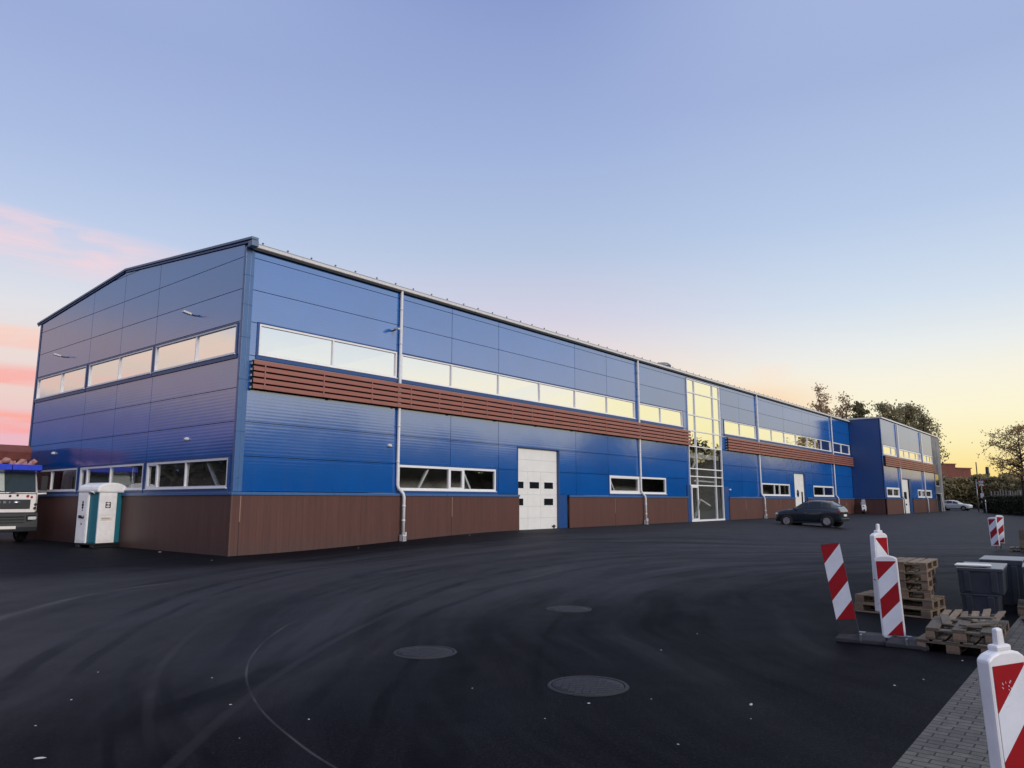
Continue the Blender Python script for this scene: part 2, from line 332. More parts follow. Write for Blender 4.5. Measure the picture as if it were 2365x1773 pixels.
# ------------------------------------------------------------------ ground
def ss(x): x = max(0, min(1, x)); return x*x*(3-2*x)
def gh(x, y): return -.18*(1-ss((y+13.5)/8)) + .36*ss(x/14)*ss((y+12.5)/12)
def asphalt():
    m, t, p = newmat('asphalt')
    tc = t.node('ShaderNodeTexCoord').outputs['Object']
    sp = t.node('ShaderNodeSeparateXYZ', ins={0: tc})
    n_big = t.noise(tc, .16, 5, .55); n_mid = t.noise(tc, 1.3, 6, .6); n_f = t.noise(tc, 38, 4, .7); n_vf = t.noise(tc, 120, 2, .7)
    def arcs(cx, cy, freq, seed, lo, hi, ang):
        wv = t.math('MULTIPLY', t.math('SUBTRACT', t.noise(tc, .10, 2), .5), 3.0)
        x = t.math('SUBTRACT', sp.outputs[0], cx); y = t.math('SUBTRACT', sp.outputs[1], cy)
        r = t.math('ADD', t.math('SQRT', t.math('ADD', t.math('MULTIPLY', x, x), t.math('MULTIPLY', y, y))), wv)
        a = t.math('ARCTAN2', y, x)
        v = t.node('ShaderNodeCombineXYZ', ins={0: t.math('MULTIPLY', r, freq), 1: t.math('MULTIPLY', a, ang), 2: seed})
        n = t.noise(v.outputs[0], 1, 3, .55)
        msk = t.math('MULTIPLY', t.node('ShaderNodeMapRange', interpolation_type='SMOOTHSTEP', ins={0: r, 1: lo, 2: lo+3}).outputs[0],
                     t.node('ShaderNodeMapRange', interpolation_type='SMOOTHSTEP', ins={0: r, 1: hi, 2: hi-6}).outputs[0])
        return n, msk
    patch = t.ramp(t.noise(tc, .22, 3), [(.36, (.35,)*3), (.56, (1,)*3)])
    a1, k1 = arcs(4.5, -25.0, 1.25, 3.1, 7, 27, 1.5)
    a2, k2 = arcs(14, -40, 1.1, 9.4, 18, 42, 1.4)
    a3, k3 = arcs(4.5, -25.0, 4.0, 6.1, 9, 25, 1.8)
    d1 = t.math('MULTIPLY', t.math('MULTIPLY', t.ramp(a1, [(.51, (0,)*3), (.60, (1,)*3)]), k1), patch)
    d2 = t.math('MULTIPLY', t.math('MULTIPLY', t.ramp(a2, [(.52, (0,)*3), (.62, (1,)*3)]), k2), patch)
    d3 = t.math('MULTIPLY', t.math('MULTIPLY', t.ramp(a3, [(.53, (0,)*3), (.64, (.8,)*3)]), k3), patch)
    l1 = t.math('MULTIPLY', t.math('MULTIPLY', t.ramp(a1, [(.36, (1,)*3), (.47, (0,)*3)]), k1), patch)
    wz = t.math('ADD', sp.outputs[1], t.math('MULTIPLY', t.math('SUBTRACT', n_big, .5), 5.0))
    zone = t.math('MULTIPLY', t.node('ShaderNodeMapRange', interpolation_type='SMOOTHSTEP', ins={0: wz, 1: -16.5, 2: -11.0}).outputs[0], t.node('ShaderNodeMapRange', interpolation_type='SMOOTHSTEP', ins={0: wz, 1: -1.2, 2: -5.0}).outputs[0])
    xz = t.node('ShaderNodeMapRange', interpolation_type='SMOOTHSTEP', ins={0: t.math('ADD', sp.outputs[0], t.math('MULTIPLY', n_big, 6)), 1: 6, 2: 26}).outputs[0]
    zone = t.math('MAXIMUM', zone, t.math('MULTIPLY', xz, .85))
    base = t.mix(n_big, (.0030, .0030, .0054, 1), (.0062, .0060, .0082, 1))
    pale_base = t.mix(n_mid, (.0165, .0155, .0180, 1), (.0270, .0252, .0272, 1))
    c = t.mix(zone, base, pale_base)  # paler base across the middle and far yard, darker close by
    c = t.mix(t.math('MULTIPLY', t.ramp(n_mid, [(.45, (0,)*3), (.75, (1,)*3)]), .2), c, (.0095, .009, .0105, 1))
    c = t.mix(t.math('MULTIPLY', l1, .20), c, (.040, .037, .038, 1))
    c = t.mix(t.math('MULTIPLY', t.math('MAXIMUM', d3, t.math('MAXIMUM', d1, d2)), .55), c, (.0012, .0012, .0024, 1))
    c = t.mix(t.math('MULTIPLY', t.ramp(n_f, [(.52, (0,)*3), (.68, (1,)*3)]), .62), c, (.027, .027, .030, 1))
    c = t.mix(t.math('MULTIPLY', t.ramp(n_vf, [(.3, (1,)*3), (.5, (0,)*3)]), .5), c, (.0012, .0012, .002, 1))
    # paving joint and a thin pale curved seam
    wj = t.math('MULTIPLY', t.math('SUBTRACT', t.noise(tc, 1.2, 4), .5), .12)
    jn = t.math('MULTIPLY', t.math('LESS_THAN', t.math('ABSOLUTE', t.math('ADD', t.math('ADD', sp.outputs[1], 16.83), wj)), .022), t.math('GREATER_THAN', sp.outputs[0], -2.5))
    c = t.mix(t.math('MULTIPLY', jn, .85), c, (.002, .002, .003, 1))
    wob = t.math('MULTIPLY', t.math('SUBTRACT', t.noise(tc, .35, 3), .5), .34)
    brk = t.noise(tc, .55, 4, .6)
    def arc(c, cx, cy, rad, w, soft, k, col, a0, a1):
        x = t.math('SUBTRACT', sp.outputs[0], cx); y = t.math('SUBTRACT', sp.outputs[1], cy)
        r = t.math('SQRT', t.math('ADD', t.math('MULTIPLY', x, x), t.math('MULTIPLY', y, y)))
        d = t.math('ABSOLUTE', t.math('ADD', t.math('SUBTRACT', r, rad), wob if w > .03 else t.math('MULTIPLY', wob, .25)))
        m = t.node('ShaderNodeMapRange', interpolation_type='SMOOTHSTEP', ins={0: d, 1: w+soft, 2: w}).outputs[0]
        a = t.math('MULTIPLY', t.math('ARCTAN2', y, x), 57.29578)
        e = t.node('ShaderNodeMapRange', interpolation_type='SMOOTHSTEP', ins={0: a, 1: a0-6, 2: a0+3}).outputs[0]
        f = t.node('ShaderNodeMapRange', interpolation_type='SMOOTHSTEP', ins={0: a, 1: a1+6, 2: a1-3}).outputs[0]
        m = t.math('MULTIPLY', t.math('MULTIPLY', m, e), f)
        m = t.math('MULTIPLY', m, t.ramp(brk if w > .01 else n_mid, [(.36, (.15,)*3), (.58, (1,)*3)]))
        return t.mix(t.math('MULTIPLY', m, k), c, col)
    DK, LT, PL = (.0008, .0008, .0020, 1), (.026, .0245, .026, 1), (.13, .125, .12, 1)
    for q in [(5.27, -21.72, 17.56, .07, .12, .95, DK, 98, 165), (5.27, -21.72, 17.95, .12, .3, .45, LT, 100, 150), (5.27, -21.72, 17.0, .04, .10, .8, DK, 96, 150), (5.27, -21.72, 18.9, .12, .25, .7, DK, 96, 140), (5.27, -21.72, 16.2, .15, .3, .25, LT, 100, 150),
              (5.27, -21.72, 15.4, .10, .2, .8, DK, 100, 145), (5.33, -26.17, 16.98, .08, .12, .95, DK, 66, 124), (5.33, -26.17, 17.6, .03, .08, .8, DK, 72, 118), (5.33, -26.17, 16.5, .14, .3, .5, LT, 75, 122), (5.33, -26.17, 18.6, .05, .1, .75, DK, 60, 120),
              (6.3, -32.52, 21.02, .16, .22, .9, DK, 88, 136), (6.3, -32.52, 20.45, .16, .35, .22, LT, 92, 128), (6.3, -32.52, 22.3, .05, .1, .8, DK, 86, 130), (6.3, -32.52, 19.2, .06, .12, .6, DK, 84, 112), (2.51, -19.27, 12.77, .05, .1, .85, DK, 150, 172), (2.51, -19.27, 12.45, .03, .08, .7, DK, 150, 170), (2.51, -19.27, 13.2, .05, .12, .5, DK, 152, 172),
              (-15.34, 1.31, 17.36, .22, .16, .9, DK, -70, -54), (-15.34, 1.31, 17.8, .2, .4, .4, LT, -70, -56), (-3.58, -12.3, 6.36, .04, .12, .42, PL, 104, 146), (-.43, -18.66, 8.78, .003, .016, .42, PL, 128, 176)]:
        q = list(q); q[4] *= .6 if q[3] > .01 else 1; c = arc(c, *q)
    ar = random.Random(31)
    for i in range(16):
        cx_, cy_, r0_, a0_, a1_ = ar.choice([(5.27, -21.72, 17.3, 98, 162), (5.33, -26.17, 17.4, 70, 122), (6.3, -32.52, 21.3, 88, 134), (5.27, -21.72, 15.2, 100, 150)])
        mid = ar.uniform(a0_, a1_); c = arc(c, cx_, cy_, r0_+ar.uniform(-1.5, 1.7), ar.uniform(.012, .045), .05, ar.uniform(.5, .95), DK if ar.random() < .85 else LT, mid-ar.uniform(6, 16), mid+ar.uniform(6, 16))
    # scattered pale grit
    vo = t.node('ShaderNodeTexVoronoi', ins={'Scale': 4.2}); t.l.new(tc, vo.inputs['Vector'])
    gr = t.math('MULTIPLY', t.math('LESS_THAN', vo.outputs['Distance'], .022), t.math('GREATER_THAN', t.noise(tc, .7, 2), .52))
    c = t.mix(t.math('MULTIPLY', gr, .7), c, (.12, .115, .11, 1))
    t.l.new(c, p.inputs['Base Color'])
    ro = t.math('ADD', t.math('ADD', t.math('MULTIPLY', n_mid, .2), .56), t.math('MULTIPLY', t.math('SUBTRACT', d1, l1), .08), clamp=True)
    t.l.new(ro, p.inputs['Roughness']); t.l.new(t.math('ADD', t.math('MULTIPLY', zone, .15), .05), p.inputs['Specular IOR Level'])
    h = t.math('ADD', t.math('MULTIPLY', n_f, .6), t.math('MULTIPLY', n_vf, .5))
    b = t.node('ShaderNodeBump', ins={'Strength': .9, 'Distance': .010, 'Height': h})
    t.l.new(b.outputs[0], p.inputs['Normal']); return m
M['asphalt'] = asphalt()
def grid(xs, ys, zf):
    b = MB(); nx = len(xs)
    b.add([(x, y, zf(x, y)) for y in ys for x in xs],
          [(j*nx+i, j*nx+i+1, (j+1)*nx+i+1, (j+1)*nx+i) for j in range(len(ys)-1) for i in range(nx-1)], 0, True)
    return b
xs = [-90+i*6 for i in range(11)]+[-29+i*1.0 for i in range(60)]+[32+i*4 for i in range(28)]
ys = [-20.27+i*.7 for i in range(33)]+[4+i*5 for i in range(14)]
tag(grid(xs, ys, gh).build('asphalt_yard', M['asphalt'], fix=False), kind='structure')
def paver_mat():
    m, t, p = newmat('concrete_pavers')
    tc = t.node('ShaderNodeTexCoord').outputs['Object']
    mp = t.node('ShaderNodeMapping'); mp.inputs['Rotation'].default_value = (0, 0, 0)
    wv = t.node('ShaderNodeVectorMath', operation='ADD', ins={0: tc, 1: t.node('ShaderNodeVectorMath', operation='SCALE', ins={0: t.noise(tc, 2.2, 2, out='Color'), 'Scale': .022}).outputs[0]})
    sp = t.node('ShaderNodeSeparateXYZ', ins={0: wv.outputs[0]})
    v = t.node('ShaderNodeCombineXYZ', ins={0: sp.outputs[1], 1: sp.outputs[0]})
    br = t.node('ShaderNodeTexBrick', ins={'Vector': v.outputs[0], 'Color1': (.17, .152, .130, 1), 'Color2': (.10, .092, .082, 1), 'Mortar': (.018, .017, .016, 1), 'Scale': 1.0,
               'Mortar Size': .0065, 'Mortar Smooth': .25, 'Brick Width': .20, 'Row Height': .10})
    nz = t.noise(tc, 9, 6, .7); n2 = t.noise(tc, 60, 3, .7)
    c = t.mix(1, br.outputs[0], t.ramp(nz, [(.3, (.6,)*3), (.7, (1.12,)*3)]), 'MULTIPLY')
    c = t.mix(t.math('MULTIPLY', n2, .35), c, (.06, .055, .05, 1))
    t.l.new(c, p.inputs['Base Color']); p.inputs['Roughness'].default_value = .85
    h = t.math('ADD', t.math('MULTIPLY', br.outputs['Fac'], -1.6), t.math('ADD', t.math('MULTIPLY', nz, .7), t.math('MULTIPLY', n2, .4)))
    b = t.node('ShaderNodeBump', ins={'Strength': .9, 'Distance': .012, 'Height': h})
    t.l.new(b.outputs[0], p.inputs['Normal']); return m
b = MB(); b.add([(-40, -30, -.176), (70, -30, -.176), (70, -20.23, -.176), (-40, -20.23, -.176)], [(0, 1, 2, 3)])
b.add([(-40, -30, -.26), (70, -30, -.26), (70, -20.23, -.26), (-40, -20.23, -.26)], [(3, 2, 1, 0)])
tag(b.build('paver_path', paver_mat(), fix=False), kind='structure')
M['soil'] = mat('dark_soil', (.045, .05, .03), .9, var=.4, vs=.3, bump=.4, bs=4)
b = MB(); b.add([(-2500, -2500, -.3), (2500, -2500, -.3), (2500, 2500, -.3), (-2500, 2500, -.3)], [(0, 1, 2, 3)])
tag(b.build('ground', M['soil'], fix=False), kind='structure')

# ------------------------------------------------------------------ warehouse
FRONT = lambda u, d, z: (u, -d, z)
GABLE = lambda u, d, z: (-d, u, z)
AFRONT = lambda u, d, z: (u, -3.15-d, z)
ASIDE = lambda u, d, z: (71.3-d, u, z)
def fbox(b, fn, u0, u1, d0, d1, z0, z1, mi=0):
    p, q = fn(u0, d0, z0), fn(u1, d1, z1); b.box(p[0], q[0], p[1], q[1], p[2], q[2], mi)
def cut(u0, u1, z0, z1, ops):
    us = sorted({u0, u1} | {v for o in ops for v in o[:2] if u0 < v < u1}); zs = sorted({z0, z1} | {v for o in ops for v in o[2:4] if z0 < v < z1})
    for a, b_ in zip(us, us[1:]):
        for c_, d_ in zip(zs, zs[1:]):
            mu, mz = (a+b_)/2, (c_+d_)/2
            if not any(o[0] < mu < o[1] and o[2] < mz < o[3] for o in ops): yield a, b_, c_, d_
def wall(name, fn, us, zs, ops, parent, mats, top=None, core=True, skip=None):
    g = .011; b = MB()
    for a, b_ in zip(us, us[1:]):
        for c_, d_ in zip(zs, zs[1:]):
            if skip and skip((a+b_)/2, (c_+d_)/2): continue
            if top:
                ta, tb = top(a), top(b_)
                if min(ta, tb) <= d_:
                    poly = [(a+g, c_+g), (b_-g, c_+g)]
                    k = (tb-ta)/(b_-a)
                    L = lambda u: ta+k*(u-a)
                    out = []
                    pts = [(a+g, c_+g), (b_-g, c_+g), (b_-g, d_-g), (a+g, d_-g)]
                    for i in range(4):
                        P, Q = pts[i], pts[(i+1) % 4]; fp, fq = L(P[0])-P[1], L(Q[0])-Q[1]
                        if fp >= 0: out.append(P)
                        if fp*fq < 0: s_ = fp/(fp-fq); out.append((P[0]+(Q[0]-P[0])*s_, P[1]+(Q[1]-P[1])*s_))
                    if len(out) >= 3: b.prism(out, fn, -.08, 0)
                    continue
            for p in cut(a, b_, c_, d_, ops):
                fbox(b, fn, p[0]+(g if p[0] == a else 0), p[1]-(g if p[1] == b_ else 0), -.08, 0, p[2]+(g if p[2] == c_ else 0), p[3]-(g if p[3] == d_ else 0))
    o = b.build(name, mats, parent)
    if core:
        k = MB()
        zt = zs[-1] if not top else 10.15
        for p in cut(us[0], us[-1], zs[0], zt, ops): fbox(k, fn, p[0], p[1], -.14, -.085, p[2], p[3])
        if top: k.prism([(us[0], zt+.003), (us[-1], zt+.003), (us[-1], top(us[-1])-.02), ((us[0]+us[-1])/2, top((us[0]+us[-1])/2)-.02), (us[0], top(us[0])-.02)], fn, -.14, -.085)
        k.build('wall_core', M['dark'], parent)
    return o
PR = random.Random(17)
def window(fn, u0, u1, z0, z1, mulls, parent, fw=.07, sash=(), gl='glass', proud=.025):
    b = MB()
    d0, d1 = -.075, proud
    fbox(b, fn, u0, u1, d0, d1, z0, z0+fw); fbox(b, fn, u0, u1, d0, d1, z1-fw, z1)
    fbox(b, fn, u0, u0+fw, d0, d1, z0+fw, z1-fw); fbox(b, fn, u1-fw, u1, d0, d1, z0+fw, z1-fw)
    for m_ in mulls: fbox(b, fn, m_-fw/2, m_+fw/2, d0, d1-.004, z0+fw, z1-fw)
    for a, c_ in sash:   # opening casement: a second inner frame
        f2 = .05
        fbox(b, fn, a, c_, -.05, d1-.008, z0+fw, z0+fw+f2); fbox(b, fn, a, c_, -.05, d1-.008, z1-fw-f2, z1-fw)
        fbox(b, fn, a, a+f2, -.05, d1-.009, z0+fw+f2, z1-fw-f2); fbox(b, fn, c_-f2, c_, -.05, d1-.009, z0+fw+f2, z1-fw-f2)
    fbox(b, fn, u0-.03, u1+.03, proud+.001, proud+.05, z0-.03, z0-.002)
    w = b.build('window', M['white'], parent, bevel=.006)
    if parent.name.startswith('warehouse'):
        k = MB(); e = .009
        fbox(k, fn, u0-.09, u1+.09, .002, .03, z1+.004, z1+.05); fbox(k, fn, u0-.09, u1+.09, .002, .045, z0-.16, z0-.034)
        fbox(k, fn, u0-.09, u0-.012, .002, .029, z0-.04, z1+.01); fbox(k, fn, u1+.012, u1+.09, .002, .029, z0-.04, z1+.01)
        k.build('flashing', M['blue_dark'], w)
    p = MB(); cs = [u0+fw*.5]+sorted(mulls)+[u1-fw*.5]
    for a, c_ in zip(cs, cs[1:]):      # each light of glass sits a hair out of plane, as real units do
        e1, e2, e3, e4 = [PR.uniform(-.007, .007) for _ in range(4)]
        p.add([fn(a, -.04+e1, z0+fw*.5), fn(c_, -.04+e2, z0+fw*.5), fn(c_, -.04+e3, z1-fw*.5), fn(a, -.04+e4, z1-fw*.5)], [(0, 1, 2, 3)])
    p.build('pane', M[gl], w, fix=False)
    return w
ZS = [2.0, 3.13, 4.24, 5.34, 6.44, 7.56, 8.66, 9.76]
BX = [0, 6.88, 9.86, 13.0, 19.25, 22.42, 25.84, 32.2]
wh = empty('warehouse', (0, 0, 0), 0, 'long blue hall with glazed stair tower, brown plinth and gable end by the toilet', 'building')
UPW = [(.62, 6.72, 6.5, 7.55), (6.98, 25.5, 6.5, 7.5), (26.02, 31.7, 6.5, 7.5), (38.4, 44.5, 6.52, 7.52), (45.1, 64.4, 6.54, 7.54), (65.1, 71.0, 6.54, 7.54)]
LOW = [(6.92, 12.8, 2.12, 3.1), (22.5, 29.1, 2.12, 3.1), (45.2, 51.6, 2.12, 3.1), (58.0, 64.3, 2.12, 3.1)]
OPN = UPW+LOW+[(14.38, 17.7, .2, 4.22), (32.4, 37.7, .2, 9.9), (52.8, 55.9, .2, 4.12)]
us1 = BX+[37.95, 41.3, 44.8, 51.0, 55.95, 57.9, 64.65, 71.3]
skipf = lambda u, z: 32.2 < u < 37.95 and z < 9.76 and False
wall('front_wall', FRONT, us1, ZS+[10.12], OPN, wh, M['blue'])
rz = lambda y: 10.28+.80*(1-abs(y-9.1)/9.1)
GUP = [(.32, 5.98, 6.48, 7.48), (6.2, 12.0, 6.48, 7.48), (12.3, 17.92, 6.48, 7.48)]
GLO = [(.35, 5.95, 2.12, 3.08), (6.22, 11.95, 2.12, 3.08), (12.25, 17.9, 2.12, 3.08)]
wall('gable_wall', GABLE, [0.13, 6.08, 9.1, 12.14, 18.2], ZS+[10.87, 11.9], GUP+GLO, wh, M['blue'], top=rz)
# corner and edge flashings
for bxs in ((-.02, .15, -.02, .122), (.16, .30, -.012, .03)):
    b = MB(); b.box(*bxs, 2.0, 10.08)
    for z in (3.9, 5.6, 7.0, 8.1, 9.1): b.box(bxs[0]-.004, bxs[1]+.004, bxs[2]-.004, bxs[3]-.01, z, z+.025, 1)
    b.build('corner_flashing', [M['blue_trim'], M['blue_dark']], wh, bevel=.006)
b = MB(); b.box(-.03, .10, 18.12, 18.26, 2.0, 10.2); b.build('corner_flashing', M['blue_dark'], wh)
# drip flashing over the plinth and the plinth itself
b = MB(); q = MB(); PG = [(0-.08, 14.42), (18.5, 32.0), (38.6, 52.7), (56.0, 71.3)]
for a, c_ in PG:
    b.box(a-.03, c_, -.125, .0, 1.93, 1.985); b.box(a-.03, c_, -.125, -.10, 1.89, 1.93)
    q.box(a, c_, -.08, -.003, -.4, 1.90)
b.box(-.125, -.0, -.0, 18.25, 1.932, 1.987); b.box(-.125, -.10, -.10, 18.25, 1.89, 1.931)
q.box(-.08, -.003, -.003, 18.2, -.4, 1.90)
b.build('plinth_flashing', M['blue_trim'], wh, bevel=.006)
pl = q.build('plinth', M['plinth'], wh)
M['bronze'] = mat('bronze_strip', (.30, .19, .14), .45)
for x, w in ((.22, .03), (9.9, .03), (22.9, .03), (41.6, .04), (48.9, .03)):
    b = MB(); b.box(x, x+w, -.092, -.078, 1.05, 1.86, 0); b.box(x, x+w*.6, -.084, -.078, gh(x, 0)-.1, 1.06, 1); b.build('cover_strip', [M['bronze'], M['dark']], pl)
b = MB(); b.box(-.088, -.03, -.088, -.03, -.2, 1.889); b.build('corner_strip', mat('brown_corner', (.12, .06, .045), .45), pl)
# windows
window(FRONT, *UPW[0], [3.64], wh, .06)
window(FRONT, *UPW[1], [9.86, 13.0, 16.15, 19.25, 22.42], wh, .05)
window(FRONT, *UPW[2], [28.7], wh, .05)
window(FRONT, *UPW[3], [41.3], wh, .05); window(FRONT, *UPW[4], [48, 51, 54, 57.2, 59.5, 61.3], wh, .06); window(FRONT, *UPW[5], [68], wh, .08)
window(FRONT, *LOW[0], [9.8, 10.68], wh, .085, [(9.84, 10.64)], 'glass_lo')
window(FRONT, *LOW[1], [25.75], wh, .10, [(22.6, 25.7)], 'glass_lo')
window(FRONT, *LOW[2], [48.0, 49.2], wh, .11, (), 'glass_lo'); window(FRONT, *LOW[3], [61.2], wh, .13, (), 'glass_lo')
for q_, m_, s_ in ((GUP[0], [2.95], ()), (GUP[1], [9.07], ()), (GUP[2], [15.0], ())): window(GABLE, *q_, m_, wh, .05, s_)
window(GABLE, *GLO[0], [3.1, 5.15], wh, .07, [(5.19, 5.88)], 'glass_lo'); window(GABLE, *GLO[1], [9.05, 11.25], wh, .07, [(11.29, 11.88)], 'glass_lo'); window(GABLE, *GLO[2], [15.1], wh, .07, (), 'glass_lo')
# white steel braces standing just behind the panes
for i, (fn, u0, z0, u1, z1) in enumerate([(FRONT, 8.15, 2.15, 8.75, 3.05), (FRONT, 11.3, 2.15, 10.75, 3.05), (FRONT, 7.95, 6.5, 7.35, 7.5), (FRONT, 11.2, 6.5, 11.85, 7.5), (FRONT, 14.1, 6.5, 14.1, 7.5), (FRONT, 17.9, 6.5, 17.9, 7.5),
        (FRONT, 22.65, 3.05, 23.3, 2.15), (GABLE, 2.1, 7.45, 2.75, 6.55), (GABLE, 1.2, 2.15, 1.9, 2.95), (GABLE, 7.4, 2.2, 7.4, 3.0)]):
    b = MB(); b.bar(fn(u0, -.17, z0), fn(u1, -.17, z1), .09, .09); b.build('wind_brace', M['white'], wh)
# interior shell seen through the glass
b = MB()
b.box(.15, 71.2, .2, 18.0, 4.55, 4.85); b.box(1.95, 31.0, 1.9, 2.0, .3, 10.0); b.box(39.0, 71.1, 1.9, 2.0, .3, 10.0); b.box(1.9, 1.945, 2.1, 18.0, .3, 10.2); b.box(.15, 71.2, .15, 18.0, -.3, -.06)
b.build('interior_floors', M['interior'], wh)
# roof, verge, gutter
b = MB()
b.prism([(-.1, 10.13), (9.1, 11.03), (18.3, 10.13), (18.3, 10.25), (9.1, 11.17), (-.1, 10.25)], lambda u, d, z: (d, u, z), .05, 71.3)
roof = b.build('roof', M['roof'], wh)
b = MB(); vz = lambda y: rz(y)+.02
for y0, y1 in ((-.42, 9.1), (9.1, 18.6)):
    b.prism([(y0, vz(y0)-.03), (y1, vz(y1)-.03), (y1, vz(y1)+.06), (y0, vz(y0)+.06)], GABLE, -.16, .09)
    b.prism([(y0+.2, vz(y0)-.11), (y1, vz(y1)-.11), (y1, vz(y1)-.034), (y0+.2, vz(y0)-.034)], GABLE, .003, .05, 1)
b.prism([(-.42, 10.02), (-.16, 10.0), (-.16, 10.22), (-.42, 10.22)], GABLE, -.17, .07, 0)
b.build('verge_trim', [M['verge'], M['blue_dark']], wh, bevel=.01)
b = MB(); n = 9; ring = lambda x: [(x, -.10-.085*math.cos(a)*1, 10.06+.14-.14*math.sin(a)) for a in [math.pi*i/n for i in range(n+1)]]
prof = lambda x: [(x, -.005, 10.20), (x, -.005, 10.09), (x, -.03, 10.07), (x, -.13, 10.07), (x, -.165, 10.09), (x, -.17, 10.18), (x, -.155, 10.19), (x, -.15, 10.14), (x, -.05, 10.13), (x, -.03, 10.20)]
b.loft([prof(.12), prof(71.28)])
for x in [i*3.2+1.6 for i in range(22)]: b.box(x, x+.05, -.177, -.171, 10.08, 10.17)
b.box(.12, 71.28, -.12, -.02, 10.0, 10.065, 1)  # black strip drawn in for the shadow below the gutter
b.build('gutter', [M['gutter'], M['black']], wh)
b = MB(); b.lathe((0, 0, 0), [(.0, .0), (.034, 0), (.038, .022), (.026, .044), (0, .048)], 8); b.box(-.010, .010, -.010, .010, -.08, .0)
sg = b.build('snow_guard', M['greymetal'], roof); sg.location = (.55, -.04, 10.30)
for i in range(1, 70):
    o = sg.copy(); COL.objects.link(o); o.parent = roof; o.location = (.55+i*1.0+random.uniform(-.06, .06), -.04, 10.30)
b = MB(); b.lathe((31.4, 1.2, 10.3), [(.55, 0), (.55, .30), (.62, .30), (.62, .38), (.45, .52), (0, .58)], 20); b.build('roof_vent', M['greymetal'], roof)
# timber-look louvre bands
def louvre(fn, u0, u1, z0, z1, parent, brk, stub=True, left_end=True):
    b = MB(); n = 5; p = (z1-z0)/n
    for i in range(n):
        zz = z0+i*p
        fbox(b, fn, u0, u1, .20, .235, zz+.045, zz+p-.012)
        fbox(b, fn, u0, u1, .15, .20, zz+.14, zz+.16)
    for x in brk: fbox(b, fn, x, x+.05, .236, .25, z0+.05, z1-.1)
    o = b.build('louvre_band', M['slat'], parent, bevel=.006)
    k = MB(); fbox(k, fn, u0+.02, u1-.02, .01, .05, z0+.02, z1-.02)
    x = u0+.02
    while x < u1-.1:
        fbox(k, fn, x, x+.06, .05, .139, z0, z1); x += 3.1
    k.build('louvre_bracket', M['dark'], o)
    if left_end:
        k = MB()
        for i in range(n): fbox(k, fn, u0-.012, u0-.002, .03, .13, z0+i*p+.055, z0+i*p+.125)
        k.build('slat_clip', M['gutter'], o)
    return o
louvre(FRONT, .36, 32.4, 5.28, 6.28, wh, [.75, 3.1, 5.3, 6.62, 7.3, 8.9, 10.3, 11.9, 13.7, 15.2, 17.0, 19.2, 20.3, 21.9, 23.8, 25.7, 28.6, 31.5])
louvre(FRONT, 38.5, 71.3, 5.28, 6.28, wh, [41, 44.8, 48.5, 52, 56, 60, 64.7, 68])
# downpipes
def downpipe(fn, x, parent, zt=10.05, foot=True, hide=None):
    g = gh(*fn(x, .3, 0)[:2])
    b = MB(); d = .09
    pts = [fn(x, d, zt), fn(x, d, 2.32), fn(x+.03, d+.03, 2.2), fn(x+.17, d+.15, 1.98), fn(x+.2, d+.17, 1.85), fn(x+.2, d+.17, g+.25)]
    b.tube(pts, .062, 12)
    for z in (9.3, 7.9, 4.6, 3.2): b.lathe(fn(x, d, z), [(.073, -.03), (.073, .03)], 12)
    for z in (1.5, .95): b.lathe(fn(x+.2, d+.17, z), [(.073, -.04), (.073, .04)], 12)
    o = b.build('downpipe', M['pipe'], parent)
    k = MB()
    p = fn(x+.2, d+.17, 0)
    k.box(p[0]-.10, p[0]+.10, p[1]-.09, p[1]+.09, g-.05, g+.24, 0)
    for i in range(4): k.box(p[0]-.101+i*.055, p[0]-.075+i*.055, p[1]-.095, p[1]-.088, g+.02, g+.2, 1)
    k.lathe((p[0]+.09, p[1]-.05, 0), [(.03, g+.2), (.03, g+.34)], 8)
    k.build('pipe_shoe', [M['pipe'], M['rubber']], o, bevel=.01)
    k = MB()
    for z in (8.3, 3.77): k.lathe(fn(x-.01, .045, z), [(.05, -.02), (.05, .02)], 8)
    k.build('pipe_clip', M['greymetal'], o)
    return o
for x in (6.84, 25.84, 44.8, 64.68): downpipe(FRONT, x, wh)
# lamps on the walls
def wall_lamp(fn, u, z, parent, long=True):
    b = MB()
    if long:
        b.bar(fn(u, 0, z), fn(u, .2, z+.02), .05, .05, 1); b.obox(fn(u, .30, z+.05), (.30, .16, .07) if fn is GABLE else (.16, .30, .07), Matrix.Rotation(R(10), 3, 'Y' if fn is GABLE else 'X'), 0)
    else:
        b.lathe(fn(u, .02, z), [(.02, -.02), (.09, 0), (.11, .05), (.06, .10), (0, .11)], 14)
    b.build('wall_lamp', [M['gutter'], M['black']], parent, bevel=.01)
for u, z, l in ((3.2, 8.22, 1), (14.97, 8.18, 1), (3.12, 3.77, 0), (15.04, 3.76, 0)): wall_lamp(GABLE, u, z, wh, l)
for u, z, l in ((6.45, 8.36, 1), (6.45, 3.77, 0), (38.9, 2.45, 0)): wall_lamp(FRONT, u, z, wh, l)
